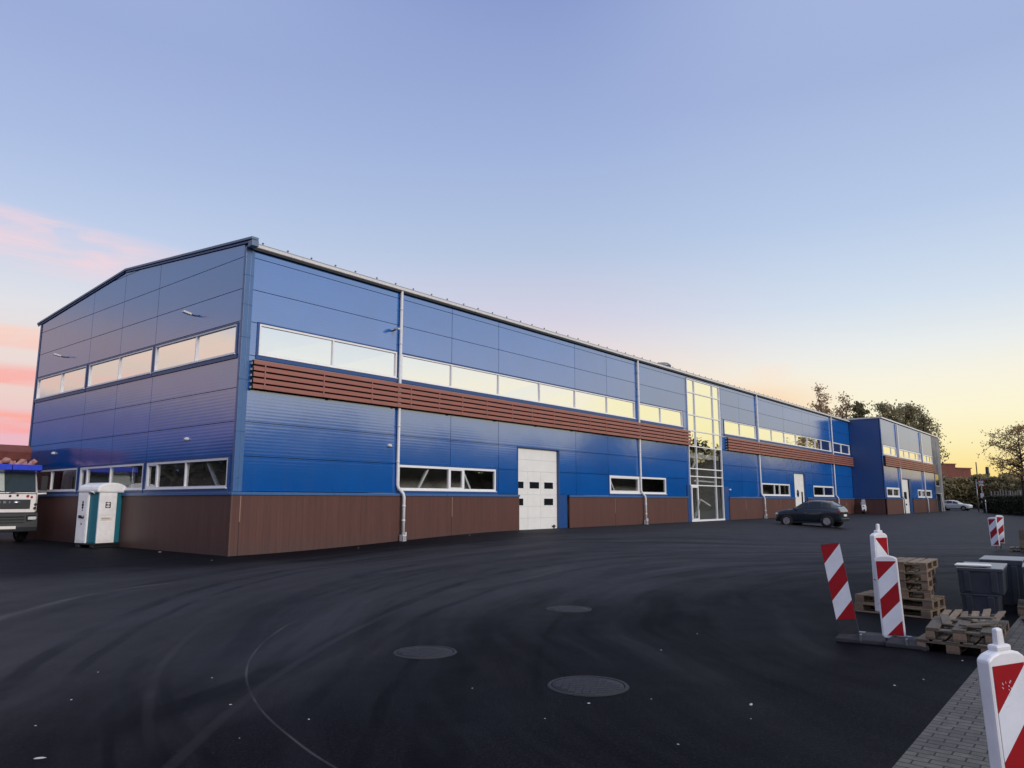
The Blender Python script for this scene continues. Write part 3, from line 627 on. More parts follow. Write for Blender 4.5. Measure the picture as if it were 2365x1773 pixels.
# sectional door with wicket
def sect_door(x0, x1, zt, parent, wins, seams, name='sectional_door'):
    g = gh(x0, 0)-.02; b = MB(); h = (zt-g)/7
    xs_ = sorted({x0, x1} | set(seams))
    for i in range(7):
        for a, c_ in (zip(xs_, xs_[1:]) if i < 5 else [(x0, x1)]): b.box(a+.005, c_-.005, .115, .16, g+i*h+.0022, g+(i+1)*h-.0022)
    b.box(x0, x1, .165, .19, g, zt)
    d = b.build(name, M['door'], parent, bevel=.004)
    for a, c_, z0, z1 in wins:
        k = MB(); k.box(a, c_, .108, .114, z0, z1); k.box(a-.03, c_+.03, .109, .1145, z0-.03, z1+.03, 1)
        k.build('door_window', [M['carglass'], M['door']], d)
    k = MB(); k.box(x1-.45, x1-.2, .05, .112, g+.1, g+.16); k.box(x1-.33, x1-.29, .05, .112, g+.03, g+.2); k.build('door_lock', M['black'], d)
    k = MB(); k.box(x0-.06, x0-.002, -.02, .2, g, zt+.06); k.box(x1+.002, x1+.10, -.02, .2, g, zt+.06); k.box(x0-.002, x1+.002, -.02, .2, zt+.003, zt+.06)
    k.box(x1+.102, x1+.72, -.015, .0, g, 2.0); k.build('door_reveal', M['blue_dark'], d)
    return d
sect_door(14.42, 17.68, 4.2, wh, [(14.45, 14.98, 2.29, 2.6), (15.45, 16.2, 2.29, 2.6), (16.62, 17.35, 2.29, 2.6), (14.5, 14.96, 1.49, 1.81), (16.6, 17.35, 1.49, 1.81)], [15.32, 16.33])
d2 = sect_door(52.85, 55.7, 4.1, wh, [(54.9, 55.3, .9, 2.5)], [])
b = MB(); b.lathe((54.0, .112, 2.35), [(0, -.006), (.32, -.006), (.32, .002), (0, .002)], 20, 0, 'Y'); b.build('porthole', M['carglass'], d2)
# glazed stair tower
g0 = .3
b = MB(); xm = [32.45, 33.58, 36.52, 37.65]; fw = .07
for x in xm: b.box(x-fw/2, x+fw/2, -.06, .06, g0, 9.82)
zt = [9.82, 8.93, 7.41, 6.34, 5.30, 3.82, 3.31, 2.72]  # mid-height level draws the lower edge of the mirrored sky as a bar
for z in zt:
    for a, c_ in zip(xm, xm[1:]): b.box(a+fw/2, c_-fw/2, -.045, .055, z-fw/2, z+fw/2)
b.box(32.42, 37.68, -.09, .055, g0, g0+.17)
tw = b.build('stair_glazing', M['white'], wh, bevel=.006)
for z0, z1 in zip(sorted(zt)[:-1], sorted(zt)[1:]):
    for a, c_ in zip(xm, xm[1:]):
        k = MB(); tl = random.uniform(-.006, .006)
        k.add([(a, .012+tl, z0), (c_, .012-tl, z0), (c_, .012+tl*.5, z1), (a, .012, z1)], [(0, 1, 2, 3)]); k.build('pane', M['glass'] if z0 > 5 else M['glass_lo'], tw, fix=False)
for a, c_ in zip(xm[1:], xm[2:]):
    k = MB(); k.add([(a, .012, g0+.1), (c_, .012, g0+.1), (c_, .012, 2.72), (a, .012, 2.72)], [(0, 1, 2, 3)]); k.build('pane', M['glass_lo'], tw, fix=False)
b = MB(); b.box(32.5, 32.62, -.1, .0, g0+.05, 2.68); b.box(33.42, 33.54, -.1, .0, g0+.05, 2.68); b.box(32.62, 33.42, -.1, .0, 2.56, 2.68); b.box(32.62, 33.42, -.1, .0, g0+.05, g0+.25)
ed = b.build('entrance_door', M['white'], tw, bevel=.006)
k = MB(); k.box(32.6, 33.44, -.05, -.045, g0+.2, 2.6); k.build('pane', M['glass_lo'], ed)
k = MB(); k.tube([(33.35, -.1, 1.1), (33.35, -.17, 1.15), (33.35, -.17, 1.75), (33.35, -.1, 1.8)], .016, 8); k.build('handle', M['greymetal'], ed)
for a_, c_ in (((31.9, 32.38, -.10), 2.74), ((37.72, 38.56, -.05), 2.7)):
    b = MB(); b.box(*a_, -.002, g0, c_); b.build('door_reveal', M['blue_dark'], tw)
b = MB()   # white stair strings and rails inside the tower
b.bar((33.7, .35, .5), (35.0, .55, 1.75), .1, .16); b.bar((35.0, .5, 1.8), (36.6, .5, 1.35), .08, .12); b.bar((33.75, .4, 3.9), (35.0, .5, 4.85), .08, .14); b.bar((35.0, .5, 4.85), (36.0, .6, 5.0), .08, .14)
b.bar((33.65, .3, 3.05), (36.9, .3, 3.0), .06, .1)
b.build('stair_rail', M['white'], tw)
b = MB(); b.box(32.4, 37.7, 2.6, 2.7, .3, 9.9); b.box(32.3, 32.38, .2, 2.6, .3, 9.9); b.box(37.72, 37.8, .2, 2.6, .3, 9.9); b.build('stair_well', M['interior'], tw)
# closing walls nobody sees from the yard
b = MB(); b.box(.0, 71.3, 18.06, 18.2, -.3, 10.2); b.box(71.16, 71.3, .15, 18.05, -.3, 10.2); b.build('rear_wall', M['blue_dark'], wh)

# ------------------------------------------------------------------ annexe stepping forward at the far end
an = empty('annexe_building', (71.3, -3.15, 0), 0, 'shorter blue annexe stepping forward at the far end of the hall, grey concrete end wall', 'building')
def AN(fn): return lambda u, d, z: tuple(Vector(fn(u, d, z))-Vector((71.3, -3.15, 0)))
AF, AS = AN(AFRONT), AN(ASIDE)
AUP = [(71.6, 77.6, 6.52, 7.52), (78.6, 90.9, 6.52, 7.52), (91.4, 98.4, 6.52, 7.52)]
ALO = [(71.8, 77.6, 2.1, 3.1), (87.3, 95.8, 2.1, 3.05)]
wall('front_wall', AF, [71.3, 78.2, 84.6, 91.15, 98.7], [2.0, 5.3, 7.56, 10.3], AUP+ALO+[(79.0, 82.7, .2, 4.15)], an, M['blue'])
wall('side_wall', AS, [-3.0, -.02], [2.0, 10.3], [], an, M['blue_dark'])
window(AF, *AUP[0], [75.2], an, .12); window(AF, *AUP[1], [81.5, 84.4, 87.9, 89.6], an, .14); window(AF, *AUP[2], [94.8, 96.8], an, .14)
window(AF, *ALO[0], [74.7], an, .18); window(AF, *ALO[1], [89.5, 92.2], an, .18)
louvre(AF, 71.4, 99.0, 5.3, 6.4, an, [78, 85, 91], left_end=False)
b = MB()
for a, c_ in ((71.22, 78.7), (84.0, 98.7)): fbox(b, AF, a, c_, -.1, .08, -.4, 1.9)
fbox(b, AS, -3.15, -.1, -.1, .08, -.4, 1.9); b.build('plinth', M['plinth'], an)
b = MB()
for a, c_ in ((71.2, 78.7), (84.0, 98.7)): fbox(b, AF, a, c_, -.0, .12, 1.905, 1.98)
fbox(b, AS, -3.25, -.1, 0, .12, 1.907, 1.982); b.build('plinth_flashing', M['blue_trim'], an)
b = MB(); fbox(b, AF, 71.2, 103.9, -8.5, .16, 10.30, 10.44); b.build('roof', M['gutter'], an)
b = MB(); fbox(b, AF, 98.7, 104.0, -8.4, .02, 2.72, 10.29); fbox(b, AF, 101.6, 104, -8.4, .02, -.3, 2.719); fbox(b, AF, 101.5, 104.1, .021, .05, -.2, 9.6); fbox(b, AF, 98.7, 99.3, -8.4, .02, -.3, 2.719)
b.build('end_wall', M['concrete'], an)
b = MB(); fbox(b, AF, 99.0, 101.5, .021, .06, 3.6, 3.72); fbox(b, AF, 99.0, 99.12, .021, .06, 3.72, 5.2); fbox(b, AF, 98.8, 101.6, .03, .2, 2.62, 2.72)
sw = b.build('window', M['white'], an); k = MB(); fbox(k, AF, 99.13, 101.4, .021, .03, 3.73, 5.2); k.build('pane', M['carglass'], sw)
b = MB(); fbox(b, AF, 99.31, 101.59, -.5, -.3, -.2, 2.6); b.build('recessed_gate', M['dark'], an)
b = MB(); fbox(b, AF, 79.1, 82.6, -.14, -.1, .2, 4.1)
d3 = b.build('door', M['door'], an); k = MB(); fbox(k, AF, 80.2, 81.6, -.099, -.09, 1.9, 2.7); fbox(k, AF, 80.6, 81.2, -.099, -.06, 1.2, 1.4); k.build('door_window', M['carglass'], d3)
k = MB(); fbox(k, AF, 82.7, 83.95, -.1, .01, .2, 4.2); fbox(k, AF, 79.0, 83.95, -.1, .012, 4.15, 4.22); k.build('door_reveal', M['blue_dark'], d3)
for x in (78.3, 91.3):
    b = MB(); b.tube([AF(x, .12, 10.2), AF(x, .12, 2.2), AF(x+.25, .25, 1.9), AF(x+.25, .25, .2)], .085, 8); b.build('downpipe', M['pipe'], an)
b = MB(); b.tube([AF(101.2, .2, 2.6), AF(102.0, .25, .2)], .07, 8); b.build('leaning_pole', M['gutter'], an)
b = MB(); fbox(b, AF, 71.4, 103.9, -8.3, -8.2, -.3, 10.2); fbox(b, AF, 71.5, 98.6, -5.1, -5.0, 0, 10.2); fbox(b, AF, 71.5, 98.6, -5, -.2, 4.6, 4.8); b.build('rear_wall', M['interior'], an)

# ------------------------------------------------------------------ portable toilet
tl_ = empty('portable_toilet', (-.62, 8.05, gh(-.6, 8)), R(283), 'white and teal portable toilet cabin with rounded roof beside the gable wall', 'toilet')
# local axes: +x = door side (logo), +y = narrow side; footprint 1.15 x 1.15
def T():
    b = MB(); b.box(-.56, .56, -.56, .56, .10, .16, 0)
    b.box(-.5, -.3, -.57, .57, .0, .10, 0); b.box(.3, .5, -.57, .57, .0, .10, 0); return b.build('skid_base', M['black'], tl_, bevel=.015)
T()
b = MB(); b.box(-.5, .5, -.5, .5, .16, 2.06); b.build('cabin_body', M['teal'], tl_, bevel=.03)
b = MB()
n = 10; poly = [(-.60, 2.0), (.60, 2.0), (.60, 2.12)]+[(.60*math.cos(a), 2.14+.24*math.sin(a)) for a in [math.pi*i/n for i in range(1, n)]]+[(-.60, 2.12)]
poly = [(max(-.6, min(.6, u*1.0)), z) for u, z in poly]
b.prism(poly, lambda u, d, z: (d, u, z), -.60, .60)
b.build('roof', M['plastic_white'], tl_, bevel=.07, seg=3)
b = MB(); b.box(.505, .56, -.50, .20, .17, 2.0); b.box(.561, .575, -.46, .16, .24, .95); b.box(.561, .575, -.46, .16, 1.18, 1.92)
dr = b.build('door', M['plastic_white'], tl_, bevel=.012)
b = MB(); b.box(.576, .581, -.40, .06, 1.0, 1.12); b.box(.582, .584, -.38, -.05, 1.03, 1.09, 1)
b.build('vent_label', [M['cream'], mat('faded_label', (.52, .42, .34), .6)], dr)
b = MB()   # square black emblem with two pale curls
b.box(.576, .579, -.26, -.05, 1.44, 1.66)
for y, z in ((-.2, 1.6), (-.11, 1.6), (-.2, 1.5), (-.11, 1.5)): b.lathe((.5795, y, z), [(.0, 0), (.030, 0), (.030, .002), (0, .002)], 10, 1, 'X')
b.box(.5795, .582, -.17, -.14, 1.45, 1.65, 1)
b.build('emblem', [M['black'], M['plastic_white']], dr)
b = MB(); b.box(-.56, .02, -.57, -.505, .17, 2.02); b.box(-.52, -.02, -.58, -.571, .24, 1.95)
fr_ = b.build('side_frame', M['plastic_white'], tl_, bevel=.012)
b = MB(); b.obox((-.28, -.585, 1.12), (.30, .03, .10), Matrix.Rotation(R(4), 3, 'Y')); b.lathe((-.2, -.6, 1.13), [(0, -.005), (.05, -.005), (.05, .012), (0, .012)], 12, 1, 'Y')
b.build('lock', [M['black'], M['chrome']], fr_)
for z, s in ((1.66, .045), (1.56, .06), (1.46, .05), (1.36, .03), (.86, .035)):
    b = MB(); b.lathe((-.25, -.5835, z), [(0, 0), (s, 0), (s, .003), (0, .003)], 10, 0, 'Y'); b.build('pictogram', M['black'], fr_)
b = MB(); b.tube([(.3, -.53, 1.97), (.3, -.58, 2.02), (.12, -.59, 2.05), (.1, -.57, 1.98)], .03, 8); b.build('roof_clip', M['plastic_white'], tl_)

# ------------------------------------------------------------------ wheels and cars
def wheel(parent, loc, r, w, side, rimmat, n=5):
    b = MB(); b.lathe((0, 0, 0), [(r*.60, -w/2), (r*.93, -w/2), (r, -w*.3), (r, w*.3), (r*.93, w/2), (r*.60, w/2), (r*.60, -w/2)], 28, 0, 'Y')
    o = b.build('wheel', M['tyre'], parent); o.location = loc
    b = MB(); y = side*w*.46
    b.lathe((0, y, 0), [(r*.50, -.012), (r*.63, -.012), (r*.63, .012), (r*.50, .012), (r*.50, -.012)], 28, 0, 'Y', False)
    b.lathe((0, y, 0), [(0, -.015), (r*.13, -.015), (r*.13, .015), (0, .015)], 12, 0, 'Y', False)
    for k in range(n):
        a = 6.28319*k/n+.3; b.bar((r*.1*math.cos(a), y, r*.1*math.sin(a)), (r*.52*math.cos(a), y, r*.52*math.sin(a)), .02, r*.17)
    b.lathe((0, y-side*.05, 0), [(0, -.01), (r*.55, -.01), (r*.55, .01), (0, .01)], 20, 1, 'Y', False)
    b.build('rim', [rimmat, M['black']], o); return o
def car(name, loc, rz, label, paint, L=4.35, Wd=1.82, H=1.60, suv=True, roof_mat=None):
    c = empty(name, loc, rz, label, 'car')
    h = Wd/2; s = H/1.60
    # stations along x (front = +L/2): x, sill z, belt z, roof z, half width, roof half width
    K = L/4.35
    st = [(2.17, .42, .62, .64, .62, .55), (2.12, .30, .74, .80, .74, .66), (1.95, .24, .84, .90, .84, .74), (1.55, .22, .93, 1.00, .90, .76), (1.10, .21, .98, 1.05, .905, .76), (.88, .21, 1.0, 1.09, .91, .74),
          (.45, .21, 1.01, 1.36, .91, .66), (.05, .21, 1.02, 1.53, .91, .63), (-.4, .21, 1.03, 1.595, .91, .62), (-.9, .21, 1.05, 1.58, .91, .61), (-1.35, .22, 1.08, 1.50, .905, .60), (-1.72, .24, 1.10, 1.36, .89, .62), (-1.98, .28, 1.09, 1.16, .86, .70), (-2.12, .34, .96, 1.0, .80, .70), (-2.17, .42, .80, .82, .72, .62)]
    def ring(q, e=0):
        x, z0, zb, zr, w, wr = q; x *= K; z0 *= s; zb *= s; zr *= s; w *= h/.91; wr *= h/.91
        half = [(w*.84, z0), (w*.965, z0+.10*s), (w*.985, z0+(zb-z0)*.45), (w, z0+(zb-z0)*.72), (w*.955, zb), (wr+(w*.955-wr)*.08, zb+(zr-zb)*.9), (wr*.86, zr)]
        return [(x, y+(e if y > 0 else -e), z) for y, z in half]+[(x, -y-(e if y > 0 else -e), z) for y, z in reversed(half)]
    rings = [ring(q) for q in st]
    b = MB(); b.loft(rings, 0, True)
    body = b.build('body', paint, c); md = body.modifiers.new('sub', 'SUBSURF'); md.levels = 1; md.render_levels = 2
    def lerp(x):
        for p, q in zip(st, st[1:]):
            if q[0] <= x <= p[0]:
                f = (x-p[0])/(q[0]-p[0]); return tuple(p[i]+(q[i]-p[i])*f for i in range(6))
    def side_glass(xa, xb, n=6):
        for sgn in (1, -1):
            b = MB(); lo, hi = [], []
            for i in range(n+1):
                x = xa+(xb-xa)*i/n; q = lerp(x); zb, zr, w, wr = q[2]*s, q[3]*s, q[4]*h/.91, q[5]*h/.91
                f0, f1 = .10, .80
                for lst, f in ((lo, f0), (hi, f1)):
                    y = w*.955+(wr-w*.955)*f; lst.append((x*K, sgn*(y+.012), zb+(zr-zb)*f))
            b.loft([lo, hi], 0, True, False, False); b.build('side_window', M['carglass'], c)
    side_glass(.62, -.08); side_glass(-.16, -.95); side_glass(-1.03, -1.55, 4)
    def cross_glass(xa, xb, name):
        b = MB(); A, B = [], []
        for lst, x in ((A, xa), (B, xb)):
            q = lerp(x); wr = q[5]*h/.91*.84
            for k in range(7): lst.append((x*K+(.015 if xa > 0 else -.015), -wr+2*wr*k/6, q[3]*s+.006+.02*(1-((k-3)/3)**2)))
        b.loft([A, B], 0, True, False, False); b.build(name, M['carglass'], c)
    cross_glass(.86, .12, 'windscreen'); cross_glass(-1.38, -1.92, 'rear_window')
    r = .335*s if suv else .31
    for x in (1.32*K, -1.32*K):
        for sgn in (1, -1):
            b = MB(); b.lathe((x, sgn*(h*.955), r+.02), [(0, -.03), (r*1.18, -.03), (r*1.18, .03), (0, .03)], 24, 0, 'Y', False); b.build('wheel_arch', M['black'], c)
            wheel(c, (x, sgn*(h-.09), r), r, .22, sgn, M['chrome'])
    b = MB(); b.box(-1.0*K, 1.0*K, -h*.97, h*.97, .20*s, .29*s); b.build('sill', M['black'], c, bevel=.02)
    b = MB(); b.box(2.02*K, 2.19*K, -.66, .66, .30*s, .42*s); b.build('front_bumper', M['black'], c, bevel=.03)
    b = MB(); b.box(-2.2*K, -1.98*K, -.76, .76, .34*s, .52*s); rb = b.build('rear_bumper', M['black'], c, bevel=.03)
    b = MB(); b.box(-2.215*K, -2.2*K, -.7, .7, .47*s, .52*s); b.build('bumper_trim', M['chrome'], rb)
    for sgn in (1, -1):
        b = MB(); b.obox((2.02*K, sgn*.63*h/.91, .74*s), (.22, .28, .11), Matrix.Rotation(R(-sgn*25), 3, 'Z')); b.build('headlight', M['head'], c, bevel=.03)
        b = MB(); b.obox((-2.02*K, sgn*.70*h/.91, .90*s), (.16, .26, .14), Matrix.Rotation(R(sgn*22), 3, 'Z')); b.build('tail_light', M['tail'], c, bevel=.03)
        b = MB(); b.obox((.72*K, sgn*(h+.07), 1.06*s), (.12, .20, .13), Matrix.Identity(3)); b.build('mirror', paint, c, bevel=.03)
        b = MB()
        for x in (.02, -.9): b.box(x*K-.08, x*K+.08, sgn*(h*.985), sgn*(h*.985+.03), .80*s, .825*s)
        b.build('door_handle', M['chrome'], c)
    b = MB(); b.box(-2.2*K, -2.17*K, -.26, .26, .62*s, .74*s); b.build('number_plate', M['plastic_white'], c)
    return c
M['paint_dark'] = mat('dark_slate_paint', (.016, .024, .032), .25, .2, var=.05, coat=1)
M['paint_white'] = mat('white_paint', (.72, .73, .74), .25, var=.04, coat=1)
M['paint_grey'] = mat('graphite_paint', (.03, .03, .034), .25, .2, var=.04, coat=1)
car('parked_car', (35.6, -6.65, gh(35.6, -6.65)-.03), R(88), 'dark slate hatchback with alloy wheels standing before the white side door', M['paint_dark'], 4.05, 1.84, 1.64)
car('parked_car', (113.2, -3.1, gh(110, -3)), R(262), 'white hatchback parked beyond the grey end wall of the annexe', M['paint_white'], 4.2, 1.78, 1.52, False)
car('parked_car', (118, -12.6, -.05), R(140), 'graphite car half out of frame in front of the dark hedge', M['paint_grey'], 4.4, 1.8, 1.42, False)

# ------------------------------------------------------------------ tipper truck at the left edge, front towards the camera (local -y = front)
tk = empty('truck', (-1.98, 14.1, gh(-1.7, 14)), 0, 'white truck with blue sun visor and dark red load, cut off at the left edge', 'truck')
M['cab'] = mat('cab_white', (.88, .84, .82), .35, var=.06, coat=.6)
M['visor'] = mat('visor_blue', (.015, .045, .50), .3, coat=.5, var=.05)
M['bumper'] = mat('bumper_grey', (.022, .025, .030), .55, var=.1)
h = 1.24
fl = lambda y, z, w: [(-w, y, z), (w, y, z)]
b = MB(); secs = [(.78, .02, 1.22), (1.35, -.02, 1.235), (1.98, -.03, 1.235), (2.1, .02, 1.23), (2.92, .30, 1.20), (3.08, .38, 1.17)]
rings = []
for z, y, w in secs: rings.append([(-w+.12, y, z), (w-.12, y, z), (w, y+.14, z), (w, 2.15, z), (-w, 2.15, z), (-w, y+.14, z)])
b.loft(rings); cab = b.build('cab_body', M['cab'], tk, bevel=.03)
b = MB(); b.add([(-1.10, -.01, 2.02), (1.10, -.01, 2.02), (1.10, .265, 2.88), (-1.10, .265, 2.88)], [(0, 1, 2, 3)])
b.add([(-1.10, .01, 2.02), (1.10, .01, 2.02), (1.10, .285, 2.88), (-1.10, .285, 2.88)], [(3, 2, 1, 0)])
ws = b.build('windscreen', mat('screen_glass', (.035, .05, .05), .05, var=.05, ior=1.7), tk, fix=False)
b = MB(); b.box(-1.14, -.0, -.035, -.012, 1.985, 2.02); b.box(0, 1.14, -.035, -.012, 1.985, 2.02); b.bar((-.02, -.015, 2.03), (-.02, .255, 2.88), .02, .035)
b.bar((-.9, -.05, 2.03), (-.2, .0, 2.12), .02, .02); b.bar((.1, -.05, 2.03), (.8, .0, 2.12), .02, .02); b.build('wiper', M['black'], ws)
b = MB(); b.add([(-1.0, .0, 2.1), (-.06, .0, 2.1), (-.06, .25, 2.86), (-1.0, .25, 2.86)], [(0, 1, 2, 3)]); b.v = [(x, y-.008, z) for x, y, z in b.v]; b.build('pale_sunblind', mat('sunblind', (.42, .47, .42), .35), ws, fix=False)
b = MB(); b.prism([(-.22, 2.98), (.30, 2.84), (.33, 3.10), (-.14, 3.22)], lambda u, d, z: (d, u, z), -1.2, 0.08); b.prism([(-.22, 2.98), (.30, 2.84), (.33, 3.10), (-.14, 3.22)], lambda u, d, z: (d, u, z), .10, 1.2)
b.build('sun_visor', M['visor'], tk, bevel=.02)
b = MB(); b.box(-.92, .92, -.06, -.005, 1.37, 1.76); gr = b.build('grille', M['bumper'], tk, bevel=.015)
for x, w in ((-.45, .10), (-.28, .10), (-.08, .10), (.12, .05)):
    b = MB(); b.box(x, x+w, -.075, -.061, 1.60, 1.69); b.build('badge', M['chrome'], gr)
b = MB(); b.lathe((.42, -.068, 1.63), [(0, -.008), (.13, -.008), (.13, .006), (0, .006)], 20, 0, 'Y'); b.v = [(x, y, 1.63+(z-1.63)*.55) if x > .28 else (x, y, z) for x, y, z in b.v]
b.build('badge', M['chrome'], gr)
b = MB(); b.prism([(-.14, .42), (-.18, .62), (-.10, 1.2), (.1, 1.27), (.5, 1.27), (.5, .42)], lambda u, d, z: (d, u, z), -1.24, 1.24); bp = b.build('bumper', M['bumper'], tk, bevel=.04)
b = MB()
for z in (.80, .92, 1.04): b.box(-.72, .72, -.185, -.10, z, z+.035)
b.build('air_intake', M['black'], bp)
for sgn in (1, -1):
    b = MB(); b.obox((sgn*1.0, -.12, .98), (.34, .10, .13), Matrix.Rotation(R(sgn*12), 3, 'Z')); hl = b.build('headlight', M['head'], tk, bevel=.02)
    b = MB(); b.obox((sgn*1.0, -.105, .98), (.44, .09, .26), Matrix.Rotation(R(sgn*12), 3, 'Z')); b.build('headlight_housing', M['black'], hl, bevel=.03)
    b = MB(); b.tube([(sgn*1.2, .2, 2.3), (sgn*1.42, .05, 2.3), (sgn*1.42, .05, 2.75)], .02, 6); b.obox((sgn*1.40, .05, 2.45), (.22, .12, .62), Matrix.Identity(3)); b.build('mirror', M['black'], tk, bevel=.03)
b = MB(); b.tube([(1.2, .1, 2.0), (1.52, .05, 2.02)], .04, 8); b.build('mirror_arm', M['cab'], tk)
b = MB(); b.box(-.62, .42, -.20, -.18, .55, .67); b.build('number_plate', M['cream'], bp)
for x, z, r_ in ((.42, 1.93, .05), (.80, 1.90, .06), (.95, 1.86, .05), (1.12, 1.55, .06), (1.1, 1.40, .06), (.15, 1.90, .05)):
    b = MB(); b.lathe((x, -.045, z), [(0, -.004), (r_, -.004), (r_, .004), (0, .004)], 10, 1 if z > 1.8 and x > .5 else 0, 'Y', False); b.build('marking', [M['black'], M['red']], tk)
for y in (1.1, 4.6, 6.0):
    for sgn in (1, -1):
        w_ = wheel(tk, (sgn*1.02, y, .5), .5, .3, sgn, M['greymetal'], 8); w_.rotation_euler = (0, 0, R(90))
b = MB(); b.box(-.45, .45, .6, 7.6, .55, .85); b.build('chassis', M['bumper'], tk)
M['rust'] = mat('dark_red_load', (.20, .055, .045), .7, var=.35, vs=2, bump=.5, bs=8, dirt=.3)
b = MB(); b.box(-1.24, 1.18, 2.4, 7.2, 1.0, 3.3); b.prism([(1.3, 3.45), (7.2, 3.3), (7.2, 4.2), (1.5, 4.12), (1.1, 3.85)], lambda u, d, z: (d, u, z), -1.26, 1.2)
b.build('load_box', M['rust'], tk, bevel=.06)
b = MB()   # crumpled sheeting on the cab roof
random.seed(3)
for i in range(9):
    x = -1.15+i*.26; pts = [(x+random.uniform(-.1, .1)+k*.09, .5+random.uniform(-.1, .2), 3.2+random.uniform(-.05, .22)) for k in range(4)]
    b.tube(pts, [.07, .13, .12, .06], 7)
b.build('tarpaulin', mat('crumpled_tarp', (.42, .20, .17), .6, var=.4, vs=5, bump=.6, bs=20), tk)

# ------------------------------------------------------------------ motor scooter in the corner of the annexe
sc = empty('motor_scooter', (70.3, -1.15, gh(70, -1.2)), R(200), 'white and black motor scooter with grey windshield parked in the corner of the annexe', 'scooter')
for x in (.62, -.62):
    b = MB(); b.lathe((x, 0, .25), [(.16, -.06), (.24, -.06), (.26, 0), (.24, .06), (.16, .06), (.16, -.06)], 20, 0, 'Y'); w_ = b.build('wheel', M['tyre'], sc)
    b = MB(); b.lathe((x, 0, .25), [(0, -.04), (.16, -.04), (.16, .04), (0, .04)], 16, 0, 'Y'); b.build('rim', M['chrome'], w_)
b = MB(); b.loft([[(.50, -.2, .35), (.50, .2, .35), (.38, .22, .35), (.38, -.22, .35)], [(.46, -.24, .75), (.46, .24, .75), (.34, .22, .75), (.34, -.22, .75)], [(.34, -.16, 1.05), (.34, .16, 1.05), (.26, .14, 1.05), (.26, -.14, 1.05)]])
b.box(-.35, .4, -.17, .17, .26, .34); b.loft([[(-.3, -.16, .34), (-.3, .16, .34), (-.8, .14, .5), (-.8, -.14, .5)], [(-.25, -.15, .7), (-.25, .15, .7), (-.85, .13, .75), (-.85, -.13, .75)]])
b.build('fairing', M['paint_white'], sc, bevel=.03)
b = MB(); b.box(-.85, -.2, -.14, .14, .76, .86); b.build('seat', M['black'], sc, bevel=.04)
b = MB(); b.tube([(.32, -.36, 1.08), (.36, -.1, 1.05), (.36, .1, 1.05), (.32, .36, 1.08)], .02, 8); b.build('handlebar', M['black'], sc)
b = MB(); b.add([(.42, -.2, 1.0), (.42, .2, 1.0), (.28, .16, 1.5), (.28, -.16, 1.5)], [(0, 1, 2, 3)]); b.add([(.405, -.2, 1.0), (.405, .2, 1.0), (.265, .16, 1.5), (.265, -.16, 1.5)], [(3, 2, 1, 0)]); b.build('windshield', mat('grey_shield', (.3, .31, .33), .2), sc, fix=False)
b = MB(); b.lathe((.50, 0, .82), [(0, -.02), (.08, -.02), (.07, .02), (0, .03)], 14, 0, 'X'); b.build('headlight', M['head'], sc)
b = MB(); b.box(-.95, -.62, -.2, .2, .88, 1.2); b.build('top_box', mat('beige_box', (.35, .29, .21), .5), sc, bevel=.04)

# ------------------------------------------------------------------ warning beacons (panel 0.25 x 1.0 m, red and white diagonal stripes)
def stripes(b, fn, w, z0, z1, up=1, mi=(0, 1), off=0, d=0):
    # diagonal bands clipped to the rectangle, as separate flush polygons
    per = .25
    def clip(poly, a, s):    # keep s*(z - up*u - a) >= 0
        out = []
        g = lambda P: s*(P[1]-up*P[0]-a)
        for i in range(len(poly)):
            P, Q = poly[i], poly[(i+1) % len(poly)]; p, q = g(P), g(Q)
            if p >= 0: out.append(P)
            if p*q < 0: k = p/(p-q); out.append((P[0]+(Q[0]-P[0])*k, P[1]+(Q[1]-P[1])*k))
        return out
    k = -6
    while k < 12:
        a0 = z1+off-w/2*0-per*(k+1); poly = [(-w/2, z0), (w/2, z0), (w/2, z1), (-w/2, z1)]
        poly = clip(poly, a0, 1); poly = clip(poly, a0+per, -1) if poly else poly
        if len(poly) >= 3:
            n = len(b.v); b.add([fn(u, d, z) for u, z in poly], [tuple(range(len(poly)))], mi[k % 2])
        k += 1
